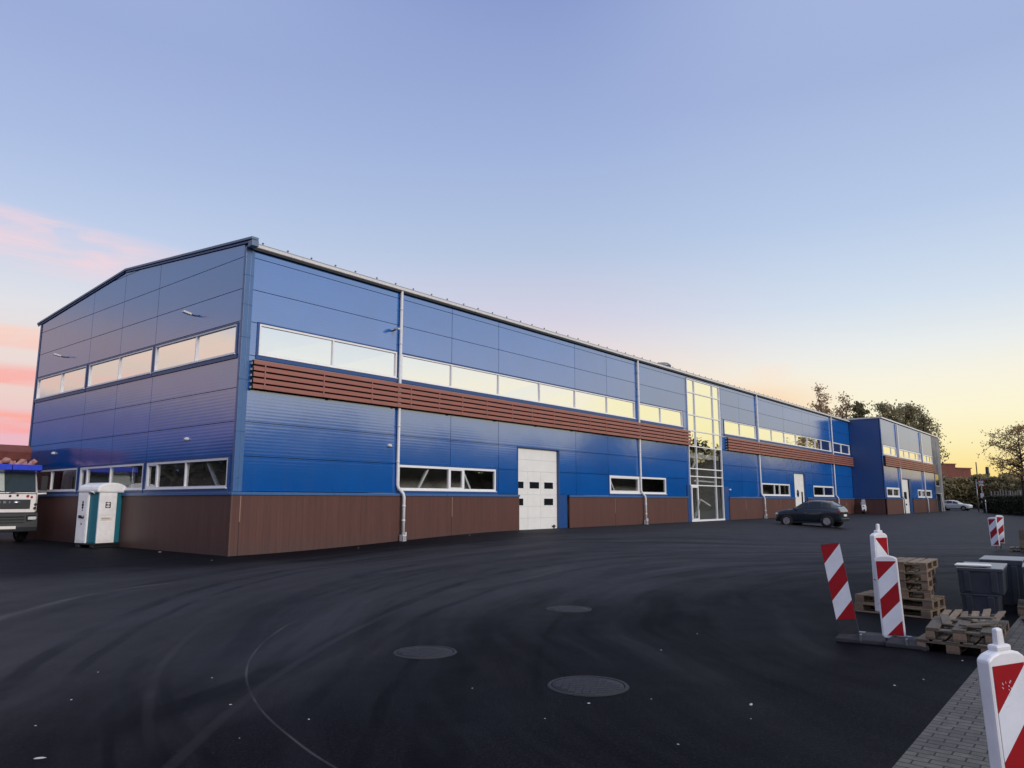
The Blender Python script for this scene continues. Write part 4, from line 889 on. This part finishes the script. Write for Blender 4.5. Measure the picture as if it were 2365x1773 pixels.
def beacon(loc, face, label, lean=0, knob=True, up=1, framed=True, tilt=0, zb=.10, leanfwd=0):
    # local: face normal = -y, u = x (to the viewer's right)
    o = empty('warning_beacon', loc, R(face+90), label, 'beacon', 'red and white warning beacons')
    o.rotation_euler = (leanfwd, R(lean), R(face+90))
    fn = lambda u, d, z: (u, -d, z)
    top = zb+1.0
    if framed:
        b = MB(); w, dp = .140, .040
        prof = [(-w, zb-.02), (w, zb-.02), (w, top+.01), (w*.74, top+.035), (.05, top+.05), (-.05, top+.05), (-w*.74, top+.035), (-w, top+.01)]
        b.prism(prof, fn, -dp, dp); body = b.build('housing', M['plastic_white'], o, bevel=.014)
        for sgn, u_ in ((1, up), (-1, -up)):
            b = MB(); f2 = (lambda u, d, z: (u, -d, z)) if sgn > 0 else (lambda u, d, z: (-u, d, z))
            stripes(b, f2, .235, zb+.02, top-.02, up, (0, 1), .118, dp+.003); b.build('reflective_panel', [M['red'], M['sheet_white']], body, fix=False)
        if knob:
            b = MB(); b.box(-.055, .055, -.033, .033, top+.045, top+.082); b.loft([[(-.028, -.02, top+.078), (.028, -.02, top+.078), (.028, .02, top+.078), (-.028, .02, top+.078)], [(-.024, -.018, top+.17), (.024, -.018, top+.17), (.024, .018, top+.17), (-.024, .018, top+.17)]])
            b.build('lamp_bracket', M['plastic_white'], o, bevel=.012)
        b = MB(); b.box(-.028, .028, -.028, .028, .0, zb-.015); b.build('tenon', M['greymetal'], o)
        b = MB(); b.lathe((-w-.0, 0, zb+.42), [(0, -.008), (.013, -.008), (.013, .0), (0, .0)], 12, 0, 'X'); b.build('rivet', M['chrome'], body)
    else:
        b = MB(); b.prism([(-.125, zb-.02), (.125, zb-.02), (.125, top+.2), (-.125, top+.2)], fn, -.018, .018); body = b.build('board', M['rubber'], o, bevel=.006)
        b = MB(); stripes(b, fn, .246, zb+.19, top+.19, up, (0, 1), .123, .0205); b.build('reflective_panel', [M['red'], M['sheet_white']], body, fix=False)
    return o
def scratch(o):
    body = [k for k in children(o) if k.name.startswith('housing')][0]; rr = random.Random(2); b = MB()
    for i in range(15):
        u, z = rr.uniform(-.075, .0), rr.uniform(.74, .90); l = rr.uniform(.004, .016)
        M_ = Matrix.Rotation(rr.uniform(.5, 1.3), 3, 'Y'); b.obox((u, -.0442, z), (l, .0006, rr.uniform(.002, .005)), M_)
    b.build('scratch_marks', M['sheet_white'], body)  # small white slivers for the scratches in the red triangle
def footplate(x, y, z, rz, L, label, wd=.40):
    o = empty('beacon_foot', (x, y, z), rz, label, 'foot plate', 'recycled rubber beacon feet')
    b = MB(); a, c_ = L/2, wd/2
    b.loft([[(-a, -c_, 0), (a, -c_, 0), (a, c_, 0), (-a, c_, 0)], [(-a, -c_, .055), (a, -c_, .055), (a, c_, .055), (-a, c_, .055)], [(-a+.06, -c_+.08, .115), (a-.05, -c_+.08, .115), (a-.05, c_-.08, .115), (-a+.06, c_-.08, .115)]])
    b.build('rubber_block', M['rubber'], o, bevel=.012)
    b = MB(); b.tube([(-a+.02, -c_+.04, .07), (-a+.10, -c_+.14, .13), (-a+.10, c_-.14, .13), (-a+.02, c_-.04, .07)], .014, 6); b.build('carry_handle', M['rubber'], o)
    b = MB(); b.box(-.04, .04, -.05, .05, .112, .128); b.box(-.012, .012, -c_, -c_+.1, .02, .118); b.build('socket', M['greymetal'], o)
    return o
zf = -.18
footplate(-1.60, -18.80, zf, R(-82), .62, 'dark rubber foot plate under the leaning frameless beacon')
footplate(-1.58, -19.36, zf, R(-86), .50, 'dark rubber foot plate butted against the flat pallet')
beacon((-1.73, -18.69, zf-.02), 191, 'frameless red and white board leaning left on its bare dark foot', lean=-8, framed=False, zb=.13)
beacon((-1.55, -19.19, zf+.0), 191, 'upright white framed beacon without lamp bracket, before the stack of pallets', lean=-2.0, knob=False, zb=.10)
beacon((-1.18, -19.00, zf+.03), 246, 'white framed beacon half hidden behind the upright one, bracket on top', lean=0, up=-1, zb=.36)
nb_ = beacon((-7.489, -21.087, zf+.0), 237, 'nearest white framed beacon standing on the pavers, scratched red triangle on top', lean=-2.5, zb=.0)
scratch(nb_)
b1_ = beacon((20.9, -17.93, -.12), 172, 'small far beacon standing at the end of a low board', lean=-2, knob=False, zb=.16)
beacon((21.8, -17.98, -.12), 215, 'tilted beacon behind the far one by the low board', lean=3, knob=False, zb=.22)

# ------------------------------------------------------------------ pallets
def bx(sx, sy, sz, m): b = MB(); b.box(-sx/2, sx/2, -sy/2, sy/2, -sz/2, sz/2); return b, m
PARTS = {}
def part(name, size, m, parent, loc, rot=(0, 0, 0)):
    key = (name, size, m)
    if key not in PARTS:
        b, mm = bx(*size, M[m]); o = b.build(name, mm, parent, bevel=.004); PARTS[key] = o
    else:
        o = PARTS[key].copy(); o.name = name; COL.objects.link(o); o.parent = parent
    o.location = loc; o.rotation_euler = rot; return o
def pallet(loc, rz, label, L=1.2, Wd=.8, skip=(), wood='wood', tilt=(0, 0), group='wooden pallets'):
    o = empty('pallet', loc, rz, label, 'pallet', group); o.rotation_euler = (tilt[0], tilt[1], rz)
    rr = random.Random(int(abs(loc[0]*100+loc[2]*999)))
    for i, y in enumerate((-.5, -.25, 0, .25, .5)):
        if i in skip: continue
        w = .145 if i % 2 == 0 else .10
        part('deck_board', (L, w, .022), wood, o, (rr.uniform(-.006, .006), y*(Wd-.145), .133), (0, 0, rr.uniform(-.01, .01)))
    for x in (-1, 0, 1):
        part('cross_board', (.145, Wd, .022), wood, o, (x*(L/2-.0725), 0, .111))
        for y in (-1, 0, 1):
            part('block', (.145, .145 if y == 0 else .10, .078), 'wood_end', o, (x*(L/2-.0725), y*(Wd/2-.05), .061))
    for y in (-1, 0, 1): part('bottom_board', (L, .10 if y else .145, .022), wood, o, (0, y*(Wd/2-.05), .011))
    return o
random.seed(11)
names = ['lowest pallet of the stack, wide side to the camera', 'second pallet from the bottom of the stack, set crosswise', 'third pallet from the bottom of the stack', 'third pallet from the top of the stack', 'second pallet from the top of the stack', 'topmost pallet of the stack, pale slats showing']
for i in range(6):
    lab = 'weathered wooden '+names[i]
    if i < 2: pallet((1.62+.03*i, -18.60, zf+.145*i), R(-97+3*i), lab)
    else: pallet((1.88+random.uniform(-.05, .05), -18.68+random.uniform(-.02, .02), zf+.145*i), R(random.uniform(-4, 4)+3), lab)
pallet((-1.17, -19.90, zf), R(-1), 'low pallet at the paver edge carrying the broken pallets', wood='wood_grey')
pallet((.06, -19.86, zf), R(1), 'rear low pallet half under the broken slats', wood='wood_grey')
pallet((-1.16, -19.93, zf+.147), R(4), 'broken pallet with missing deck boards lying on the low pallet', 1.15, .74, (1, 3), 'wood_grey')
o = empty('broken_pallet', (.02, -19.86, zf+.16), R(2), 'loose broken pallet deck of pale slats tipped over the rear low pallet', 'pallet', 'wooden pallets'); o.rotation_euler = (R(-5), R(-7), R(2))
rr = random.Random(9)
for i in range(6): part('deck_board', (.80+.0*i, .095, .022), 'wood', o, (rr.uniform(-.05, .05), -.33+i*.135, .06+rr.uniform(-.012, .03)), (rr.uniform(-.12, .12), rr.uniform(-.03, .03), rr.uniform(-.09, .09)))
for x in (-.3, .28): part('cross_board', (.10, .78, .03), 'wood_grey', o, (x, 0, .025))
for i, (x, y, a_) in enumerate(((-1.05, -19.72, 12), (-1.35, -20.12, -28), (-.78, -20.05, 64))): 
    o = empty('loose_board', (x, y, zf+.30+.012*i), R(a_), ['short grey board lying askew on the broken pallet', 'splintered grey board across the front corner of the broken pallet', 'grey board wedged crosswise behind the broken pallet'][i], 'board')
    o.rotation_euler = (R(3-4*i), R(5*i-4), R(a_)); part('plank', (.62-.08*i, .11, .022), 'wood_grey', o, (0, 0, .012))
pallet((21.6, -18.7, zf), R(4), 'flat pallet lying beside the far beacons', wood='wood_grey')
pallet((3.1, -20.55, zf), R(4), 'pallet under the black sheeting right of the dark bin', wood='wood_grey')
# ------------------------------------------------------------------ dark bins and rubbish
def bin_(loc, rz, label, L, Wd, Ht, lid=True, name='plastic_bin', cat='bin'):
    o = empty(name, loc, rz, label, cat)
    b = MB(); r = lambda k, z: [(-L/2*k, -Wd/2*k, z), (L/2*k, -Wd/2*k, z), (L/2*k, Wd/2*k, z), (-L/2*k, Wd/2*k, z)]
    b.loft([r(.965, 0), r(1, Ht*.93)]); b.loft([r(1.025, Ht*.90), r(1.025, Ht)])
    for i in (-1, 1):
        b.loft([[(-L/2*.965-.02, i*Wd*.29-.05, .03), (-L/2*.96, i*Wd*.29-.05, .03), (-L/2*.96, i*Wd*.29+.05, .03), (-L/2*.965-.02, i*Wd*.29+.05, .03)], [(-L/2-.02, i*Wd*.30-.05, Ht*.9), (-L/2, i*Wd*.30-.05, Ht*.9), (-L/2, i*Wd*.30+.05, Ht*.9), (-L/2-.02, i*Wd*.30+.05, Ht*.9)]])
    b.build('tub', M['bin'], o, bevel=.012)
    if lid:
        b = MB(); b.box(-L/2*1.03, L/2*1.03, -Wd/2*1.03, Wd/2*1.03, Ht+.003, Ht+.022); b.build('lid', M['binlid'], o, bevel=.01)
    return o
bin_((2.45, -19.72, zf), R(2), 'dark grey plastic tub, the lower one of two stacked beside the broken pallets', .95, .52, .36, False)
bin_((2.62, -19.74, zf+.362), R(3), 'dark grey bin with flat grey lid standing on a smaller tub', 1.35, .64, .40)
o = empty('tray', (2.12, -19.69, zf+.80), R(3), 'thin cream tray lying on the front edge of the bin lid', 'tray')
b = MB(); b.loft([[(-.18, -.24, 0), (.16, -.20, 0), (.16, .26, 0), (-.18, .27, 0)], [(-.19, -.26, .025), (.18, -.22, .03), (.18, .27, .03), (-.19, .28, .025)]]); b.build('shell', M['cream'], o, bevel=.006)
bin_((3.1, -20.58, zf+.15), R(4), 'dark bin raised on a pallet, cut off by the right edge of the photo', .9, .6, .62)
bin_((4.35, -19.86, zf), R(2), 'plain dark bin standing directly behind the stacked lidded bin', 1.1, .66, .79)
o = empty('black_sheeting', (1.35, -20.85, zf), R(10), 'crumpled black sheeting on the pavers beside the dark bins', 'sheeting')
rr = random.Random(5); b = MB(); n = 12
b.add([((i/n-.5)*1.5, (j/n-.5)*.9, .015+.11*abs(math.sin(i*1.3+j*.7))*rr.uniform(.3, 1)*(1-abs(i/n-.5)*1.7)*(1-abs(j/n-.5)*1.7)) for j in range(n+1) for i in range(n+1)], [(j*(n+1)+i, j*(n+1)+i+1, (j+1)*(n+1)+i+1, (j+1)*(n+1)+i) for j in range(n) for i in range(n)], 0, True)
sh = b.build('sheet', M['black'], o, fix=False); md = sh.modifiers.new('solid', 'SOLIDIFY'); md.thickness = .006
o = empty('wooden_crate', (21.35, -18.95, zf+.147), R(6), 'dark wooden crate on the far pallet at the right edge', 'crate')
b = MB()
for i in range(4):
    z = .01+i*.16
    b.box(-.4, .4, -.3, -.278, z, z+.14); b.box(-.4, .4, .278, .3, z, z+.14); b.box(-.4, -.378, -.277, .277, z, z+.14); b.box(.378, .4, -.277, .277, z, z+.14)
for x in (-.37, .37):
    for y in (-.27, .27): b.box(x-.025, x+.025, y-.02, y+.02, 0, .66)
b.build('planking', M['wood_grey'], o)

# ------------------------------------------------------------------ manhole covers
def manhole(x, y, r, label):
    z = gh(x, y)-.001; o = empty('manhole_cover', (x, y, z), random.uniform(0, 3), label, 'manhole cover', 'round iron manhole covers')
    b = MB(); b.lathe((0, 0, 0), [(r-.04, -.02), (r-.04, .009), (r-.034, .012), (r-.010, .012), (r, .002), (r, -.02)], 48); b.build('frame_ring', M['iron'], o)
    b = MB(); b.lathe((0, 0, 0), [(0, .006), (r-.05, .006), (r-.05, -.02)], 48)
    for i in range(-4, 5):
        for j in range(-4, 5):
            if math.hypot(i, j)*.075 < r-.11: b.box(i*.075-.031, i*.075+.031, j*.075-.031, j*.075+.031, .005, .0085)
    b.build('lid', M['iron'], o)
manhole(-5.84, -14.73, .40, 'round iron manhole cover on its own left of the other two')
manhole(-1.62, -13.99, .40, 'farthest of the three round manhole covers in the asphalt')
manhole(-5.97, -17.25, .42, 'nearest and largest looking manhole cover, white pebble in front of it')
# ------------------------------------------------------------------ small pale stones and scraps on the asphalt
SP = [(-.51,3.45,3),(-8.23,-13.92,1),(-8.67,-15.05,1.3),(-8.49,-16.01,1.2),(-10.06,-14.37,1),(-10.34,-15.30,2.2),(-9.54,-13.71,1.2),(-9.15,-16.01,.7),(-9.77,-16.40,.8),(-8.90,-12.71,1),(-1.20,-1.15,1.6),(4.28,1.20-2.2,2.5),(10.34,-.7,2),(-6.52,-17.62,1.5),(-7.17,-17.59,.8),(-6.79,-16.39,.9),(-5.60,-18.82,2),(-6.04,-18.99,.8),(-7.07,-18.81,1.1),(-6.01,-18.0,.8),(-3.84,-16.96,1.3),(25.65,-2.25,3),(21.76,-.9,2),(-3.96,-19.69,1.4),(-3.48,-19.87,1.1),(-2.14,-20.04,1.3),(-2.47,-16.81,1.2)]
b = MB(); rr = random.Random(4)
rg = []
for k, (r_, z_) in enumerate([(.2, 0), (.9, .15), (1, .45), (.7, .8), (.15, 1)]): rg.append([(.014*r_*math.cos(a)*rr.uniform(.75, 1.25), .012*r_*math.sin(a)*rr.uniform(.75, 1.25), .013*z_) for a in [6.283*i/8 for i in range(8)]])
b.loft(rg, 0, True); st0 = b.build('pale_stone', M['rock'])
tag(st0, 'small pale stone lying loose on the dark asphalt', 'stone', 'pale stones scattered on the asphalt')
for i, (x, y, k) in enumerate(SP):
    o = st0 if i == 0 else st0.copy()
    if i: COL.objects.link(o)
    o.location = (x, y, gh(x, y)-.001); o.rotation_euler = (0, 0, rr.uniform(0, 6)); e = k if k > 1.9 else k
    e *= .72; o.scale = (e*(1.8 if k >= 2 else 1), e*(.9), e*.6)

# ------------------------------------------------------------------ vegetation
LEAF = {'gold': leaf_mat('golden_leaf', (.24, .17, .085, 1), (.58, .40, .19, 1), .55), 'green': leaf_mat('olive_leaf', (.17, .155, .09, 1), (.42, .36, .20, 1), .5), 'bank': leaf_mat('bank_leaf', (.15, .135, .07, 1), (.42, .34, .17, 1), .45),
        'dark': leaf_mat('dark_leaf', (.016, .020, .011, 1), (.055, .060, .030, 1), .25), 'conifer': leaf_mat('conifer_leaf', (.10, .10, .05, 1), (.24, .21, .10, 1), .35),
        'rust': leaf_mat('birch_leaf', (.26, .17, .10, 1), (.60, .40, .24, 1), .55)}
M['bark'] = mat('bark', (.035, .028, .022), .9, var=.3, bump=.5, bs=20)
def leaf(b, c, s, rr, flat=0):
    a = Vector((rr.gauss(0, 1), rr.gauss(0, 1), rr.gauss(0, 1))).normalized(); u = a.orthogonal().normalized(); v = a.cross(u)
    th = rr.uniform(0, 6.28); u, v = u*math.cos(th)+v*math.sin(th), v*math.cos(th)-u*math.sin(th)
    s1, s2 = s*rr.uniform(.6, 1.2), s*rr.uniform(.35, .7); c = Vector(c)
    b.add([c-u*s1, c-v*s2, c+u*s1, c+v*s2], [(0, 1, 2, 3)])
def tree(loc, H, label, lm, seed, spread=.32, base=.28, nb=26, leaves=60, ls=.30, clump=.9, shape='round', lean=0, group=None, stems=1):
    o = empty('tree', loc, 0, label, 'tree', group); rr = random.Random(seed); tb = MB(); lb = MB()
    for sidx in range(stems):
        off = Vector((rr.uniform(-.12, .12)*H*(stems > 1), rr.uniform(-.12, .12)*H*(stems > 1), 0))
        hh = H*(1 if sidx == 0 else rr.uniform(.7, .95))
        tp = []; p = Vector((0, 0, -.3))
        for i in range(8):
            k = i/7; tp.append(Vector((lean*k*H+rr.uniform(-.02, .02)*hh*k, rr.uniform(-.02, .02)*hh*k, -.3+k*hh*.93))+off*k)
        tb.tube(tp, [max(.03, .022*hh*(1-.92*i/7)) for i in range(8)], 8)
        for i in range(nb):
            k = base+(1-base)*(i+rr.random())/nb; q = min(6.99, k*7); a = tp[int(q)].lerp(tp[int(q)+1], q-int(q))
            az = rr.uniform(0, 6.283)
            if shape == 'round': rad = spread*hh*math.sin(math.pi*min(1, max(.08, (k-base*.75)/(1.02-base*.75))))**.7*rr.uniform(.65, 1.15); rise = .35
            elif shape == 'cone': rad = spread*hh*(1.05-k)*rr.uniform(.8, 1.15)+.15; rise = .12
            else: rad = spread*hh*(1.1-k)**.6*rr.uniform(.5, 1.2); rise = .9
            e = a+Vector((math.cos(az)*rad, math.sin(az)*rad, rad*rise*rr.uniform(.3, 1.3)))
            m = a.lerp(e, .5)+Vector((0, 0, rad*.10))
            r0 = .022*hh*(1-k)*.5+.025; tb.tube([a, m, e], [r0, r0*.6, .015], 5)
            for w in range(3):
                s_ = m.lerp(e, rr.random()); d_ = Vector((rr.gauss(0, 1), rr.gauss(0, 1), rr.gauss(.2, .8))).normalized()*rad*.4
                tb.tube([s_, s_+d_], [r0*.4, .012], 4)
                for j in range(leaves//6):
                    c_ = s_+d_*rr.uniform(.4, 1.1)+Vector((rr.gauss(0, 1), rr.gauss(0, 1), rr.gauss(0, .8)))*clump*.4; leaf(lb, c_, ls, rr)
            for j in range(leaves//2):
                f = rr.random()**.7; c_ = (a.lerp(m, f*2) if f < .5 else m.lerp(e, f*2-1))+Vector((rr.gauss(0, 1), rr.gauss(0, 1), rr.gauss(0, .8)))*clump*.5*(.5+f); leaf(lb, c_, ls, rr)
    tb.build('trunk', M['bark'], o, fix=False); lb.build('crown', LEAF[lm], o, fix=False); return o
def ray_at(px, dist):     # heading of a photograph column, for laying out the far background
    a = YAW-math.atan((px-1182.5)/1697/math.cos(PITCH)*1.0); return CAM.x+dist*math.cos(a), CAM.y+dist*math.sin(a)
def th(py, px, dist):     # height that reaches a given row at that distance
    dep = dist*math.cos(math.atan((px-1182.5)/1718)); return 1.7+(1156.5-py)*dep/1718
for px, py, d, lab, lm, kw in [
    (1928, 880, 128, 'tall loose birch with rusty autumn leaves behind the hall roof', 'rust', dict(spread=.17, base=.3, nb=30, leaves=60, ls=.19, clump=.75, shape='up', stems=3)),
    (1980, 912, 126, 'narrow dark conifer beside the birch behind the roof', 'conifer', dict(spread=.20, base=.12, nb=46, leaves=70, ls=.28, clump=.9, shape='cone')),
    (2042, 918, 131, 'broad olive tree behind the annexe, next to the conifer', 'green', dict(spread=.20, base=.30, nb=44, leaves=130, ls=.22, clump=.9)),
    (2084, 925, 134, 'densest broad tree behind the middle of the annexe', 'green', dict(spread=.23, base=.28, nb=54, leaves=140, ls=.22, clump=.9)),
    (2122, 945, 130, 'loose spreading tree above the grey end wall of the annexe', 'green', dict(spread=.19, base=.25, nb=34, leaves=80, ls=.20, clump=.8))]:
    x, y = ray_at(px, d); tree((x, y, .2), th(py, px, d), lab, lm, px, **kw, group='trees behind the hall')
x, y = ray_at(2338, 112); tree((x, y, -.1), th(972, 2338, 112), 'golden brown tree standing alone on the right, bent trunk above the hedge', 'gold', 5, spread=.36, base=.40, nb=52, leaves=66, ls=.14, clump=.55, shape='round', lean=-.03)
def strip(name, pts, w, h0, h1, n, s, lm, seed, rough=.25, lean=None):
    rr = random.Random(seed); b = MB(); L = [(Vector(q)-Vector(p)).length for p, q in zip(pts, pts[1:])]; tot = sum(L)
    for i in range(n):
        d = rr.random()*tot; k = 0
        while k < len(L)-1 and d > L[k]: d -= L[k]; k += 1
        p, q = Vector((*pts[k], 0)), Vector((*pts[k+1], 0)); u = (q-p).normalized(); v = Vector((-u.y, u.x, 0))
        c_ = p+u*d; bump = 1+rough*(math.sin(d*.35+k)+.6*math.sin(d*.83+1.3)+.4*math.sin(d*2.1))
        z = h0+(h1*bump-h0)*rr.random()**.75; c_ = c_+v*rr.uniform(-.5, .5)*w*(1 if z < h1*bump*.8 else .6); c_.z = z; leaf(b, c_, s, rr)
    return b
M['hedge_core'] = mat('hedge_core', (.010, .012, .008), .95, var=.3)
# clipped hedge at the right, its own thing
hx0, hy0 = ray_at(2250, 121); hx1, hy1 = ray_at(2420, 112)
hd = empty('hedge', (0, 0, 0), 0, 'low dark clipped hedge along the far edge of the yard', 'hedge')
strip('hedge', [(hx0, hy0), (hx1, hy1)], 1.6, -.1, 2.3, 9000, .16, 'dark', 2, .03).build('leaves', LEAF['dark'], hd, fix=False)
b = MB(); b.bar((hx0, hy0, .9), (hx1, hy1, .9), 1.1, 2.2); b.build('hedge_core', M['hedge_core'], hd)
# wooded bank beyond the hedge
p0 = ray_at(2140, 158); p1 = ray_at(2235, 160); p2 = ray_at(2300, 158); p3 = ray_at(2480, 150)
b = strip('bank', [p0, p1, p2, p3], 7, 0, 5.6, 14000, .36, 'green', 3, .08)
tag(b.build('wooded_bank', LEAF['bank'], fix=False), 'olive brown bank of dense bushes rising behind the dark hedge', 'bushes', kind='stuff')
b = MB(); q0 = [(*p, 0) for p in (p0, p1, p2, p3)]
def bankz(p, hgt, off): return [(p[0]+off, p[1], -.3), (p[0]+off+1, p[1], hgt), (p[0]+off+30, p[1]+2, hgt+.3), (p[0]+off+60, p[1]+3, -.3)]
b.loft([bankz(p, h_, 1.5) for p, h_ in zip((p0, p1, p2, p3), (5.6, 5.5, 5.3, 5.6))], 0, True)
tag(b.build('hill', mat('bank_soil', (.05, .045, .025), .95, var=.35, vs=.2), fix=False), kind='structure')
# brick-red building with stepped roofline
x0, y0 = ray_at(2168, 176); x1, y1 = ray_at(2226, 182); 
rbld = empty('brick_building', (x0, y0, 0), math.atan2(y1-y0, x1-x0), 'dark brick red building with stepped roofline beyond the annexe', 'building')
Lr = math.hypot(x1-x0, y1-y0); M['brick'] = mat('dark_brick', (.15, .045, .032), .85, var=.3, vs=.8, bump=.3, bs=6)
hs = [th(1073, 2172, 176), th(1079, 2185, 178), th(1083, 2205, 180), th(1095, 2226, 182)]
b = MB(); b.box(-4, Lr*.35, 0, 10, -.3, hs[0]); b.box(Lr*.352, Lr*.95, .05, 9.5, -.3, hs[2]); b.box(Lr*.953, Lr*1.5, .1, 9, -.3, hs[3]-.3); b.build('wall', M['brick'], rbld)
b = MB(); b.box(-4.2, Lr*.36, -.2, 10.2, hs[0], hs[0]+.2); b.box(Lr*.361, Lr*.97, -.15, 9.7, hs[2], hs[2]+.2); b.build('roof', M['rust'], rbld)
# masts, posts, signs
def post(px, d, ytop, r, name, label, cat, m, zb=.1):
    x, y = ray_at(px, d); o = empty(name, (x, y, zb), 0, label, cat); b = MB(); b.tube([(0, 0, 0), (0, 0, th(ytop, px, d)-zb)], [r, r*.7], 8); return o, b, th(ytop, px, d)-zb
o, b, h_ = post(2236, 185, 1068, .14, 'antenna_mast', 'thin dark mast standing on the skyline beside the brick building', 'mast', None); b.build('pole', M['black'], o); k = MB(); k.bar((-.5, 0, h_-1), (.5, 0, h_-1), .05, .05); k.build('crossbar', M['black'], o)
o, b, h_ = post(2260, 175, 1083, .18, 'floodlight_mast', 'short dark mast with thick head left of the golden tree', 'mast', None); b.build('pole', M['black'], o); k = MB(); k.lathe((0, 0, h_), [(.2, -1.8), (.35, -1.5), (.3, .3), (0, .4)], 10); k.build('lamp_head', M['black'], o)
o, b, h_ = post(2232, 124, 1108, .09, 'grey_post', 'plain grey post right of the white parked hatchback', 'post', None); b.build('pole', M['greymetal'], o); k = MB(); k.lathe((0, 0, h_), [(.1, -.02), (.12, .02), (0, .06)], 8); k.build('cap', M['greymetal'], o)
o, b, h_ = post(2243, 122, 1106, .05, 'crossing_sign', 'red and white crossing sign on a slim pole before the bushes', 'sign', None); b.build('pole', M['greymetal'], o)
k = MB(); 
for sg_ in (1, -1):
    A, B = Vector((.0, -sg_*.42, h_-1.25)), Vector((0, sg_*.42, h_-.05)); d_ = (B-A)
    k.bar(A, A+d_*.22, .03, .16, 1); k.bar(A+d_*.22, A+d_*.78, .03, .16, 0); k.bar(A+d_*.78, B, .03, .16, 1)
k.build('cross_boards', [M['sheet_white'], M['red']], o); k = MB(); k.box(-.06, .0, -.2, .2, h_-2.6, h_-2.0); k.box(-.06, 0, -.15, .15, h_-3.3, h_-3.0); k.build('plate', M['sheet_white'], o); o.rotation_euler = (0, 0, 0)
o, b, h_ = post(2249, 119, 1154, .07, 'delineator_post', 'short white marker post at the corner of the hedge', 'post', None); b.build('post', M['plastic_white'], o); k = MB(); k.box(-.085, -.07, -.03, .03, h_-.4, h_-.25); k.build('reflector', M['black'], o)
# pale mesh fence on the bank
fx0, fy0 = ray_at(2262, 138); fx1, fy1 = ray_at(2430, 128); fl_ = math.hypot(fx1-fx0, fy1-fy0)
fo = empty('mesh_fence', (fx0, fy0, 0), math.atan2(fy1-fy0, fx1-fx0), 'pale fence of close white pickets seen above the hedge', 'fence')
b = MB(); rr = random.Random(8)
x = 0
while x < fl_: b.box(x, x+.20, -.02, .02, 2.35, 2.35+rr.uniform(.8, 1.15)); x += rr.uniform(.42, .75)
b.build('picket_panel', mat('pale_picket', (.26, .26, .23), .7), fo)
b = MB()
for i in range(8): b.box(i*fl_/7.2, i*fl_/7.2+.1, .03, .13, -.2, 3.2)
b.build('fence_post', M['greymetal'], fo); b = MB(); b.box(0, fl_, .025, .06, 2.6, 2.68); b.build('rail', M['greymetal'], fo)
# tree belts facing the hall (they show as dark reflections in cladding and panes)
b = strip('belt', [(-24, -52), (40, -47), (110, -50), (190, -44), (262, -46)], 9, -.2, 9.6, 30000, .55, 'dark', 9, .10)
tag(b.build('tree_belt', LEAF['dark'], fix=False), 'dark belt of trees across the yard, mirrored in the panes of the hall', 'trees', kind='stuff')
b = MB()
for i in range(24):
    x = -24+i*12; b.loft([[(x, -53, -.3), (x+12.2, -53, -.3), (x+12.2, -50, -.3), (x, -50, -.3)], [(x, -53, 7.2), (x+12.2, -53, 7.2), (x+12.2, -50.5, 7.2), (x, -50.5, 7.2)]])
tag(b.build('embankment', M['hedge_core']), kind='structure')
rr = random.Random(21)
for i in range(7):
    tree((86+i*9+rr.uniform(-2, 2), -40+rr.uniform(-2, 2), 0), rr.uniform(12, 15), 'round dark tree in the belt across the yard, mirrored in the upper panes', 'dark', 30+i, spread=.24, base=.3, nb=14, leaves=60, ls=.5, clump=1.6, group='trees mirrored in the hall')
b = strip('belt', [(-40, 30), (-42, 90), (-48, 150), (-60, 240)], 9, -.2, 8.3, 14000, .7, 'dark', 12, .12)
tag(b.build('shrub_belt', LEAF['dark'], fix=False), 'brown shrubs on the far left side of the yard, mirrored in the gable panes', 'shrubs', kind='stuff')
# street lamp across the yard, its white arm mirrored in the stair tower
sl_ = empty('street_lamp', (86, -27, gh(86, -27)), R(90), 'white street lamp across the yard, mirrored in the stair tower', 'street lamp')
b = MB(); b.tube([(0, 0, 0), (0, 0, 5.5), (.15, 0, 6.4), (.7, 0, 7.1), (1.5, 0, 7.4)], [.09, .07, .06, .05, .045], 10); b.build('pole', M['pipe'], sl_)
b = MB(); b.obox((1.85, 0, 7.42), (.7, .28, .12), Matrix.Identity(3)); b.build('lamp_head', M['plastic_white'], sl_, bevel=.04)
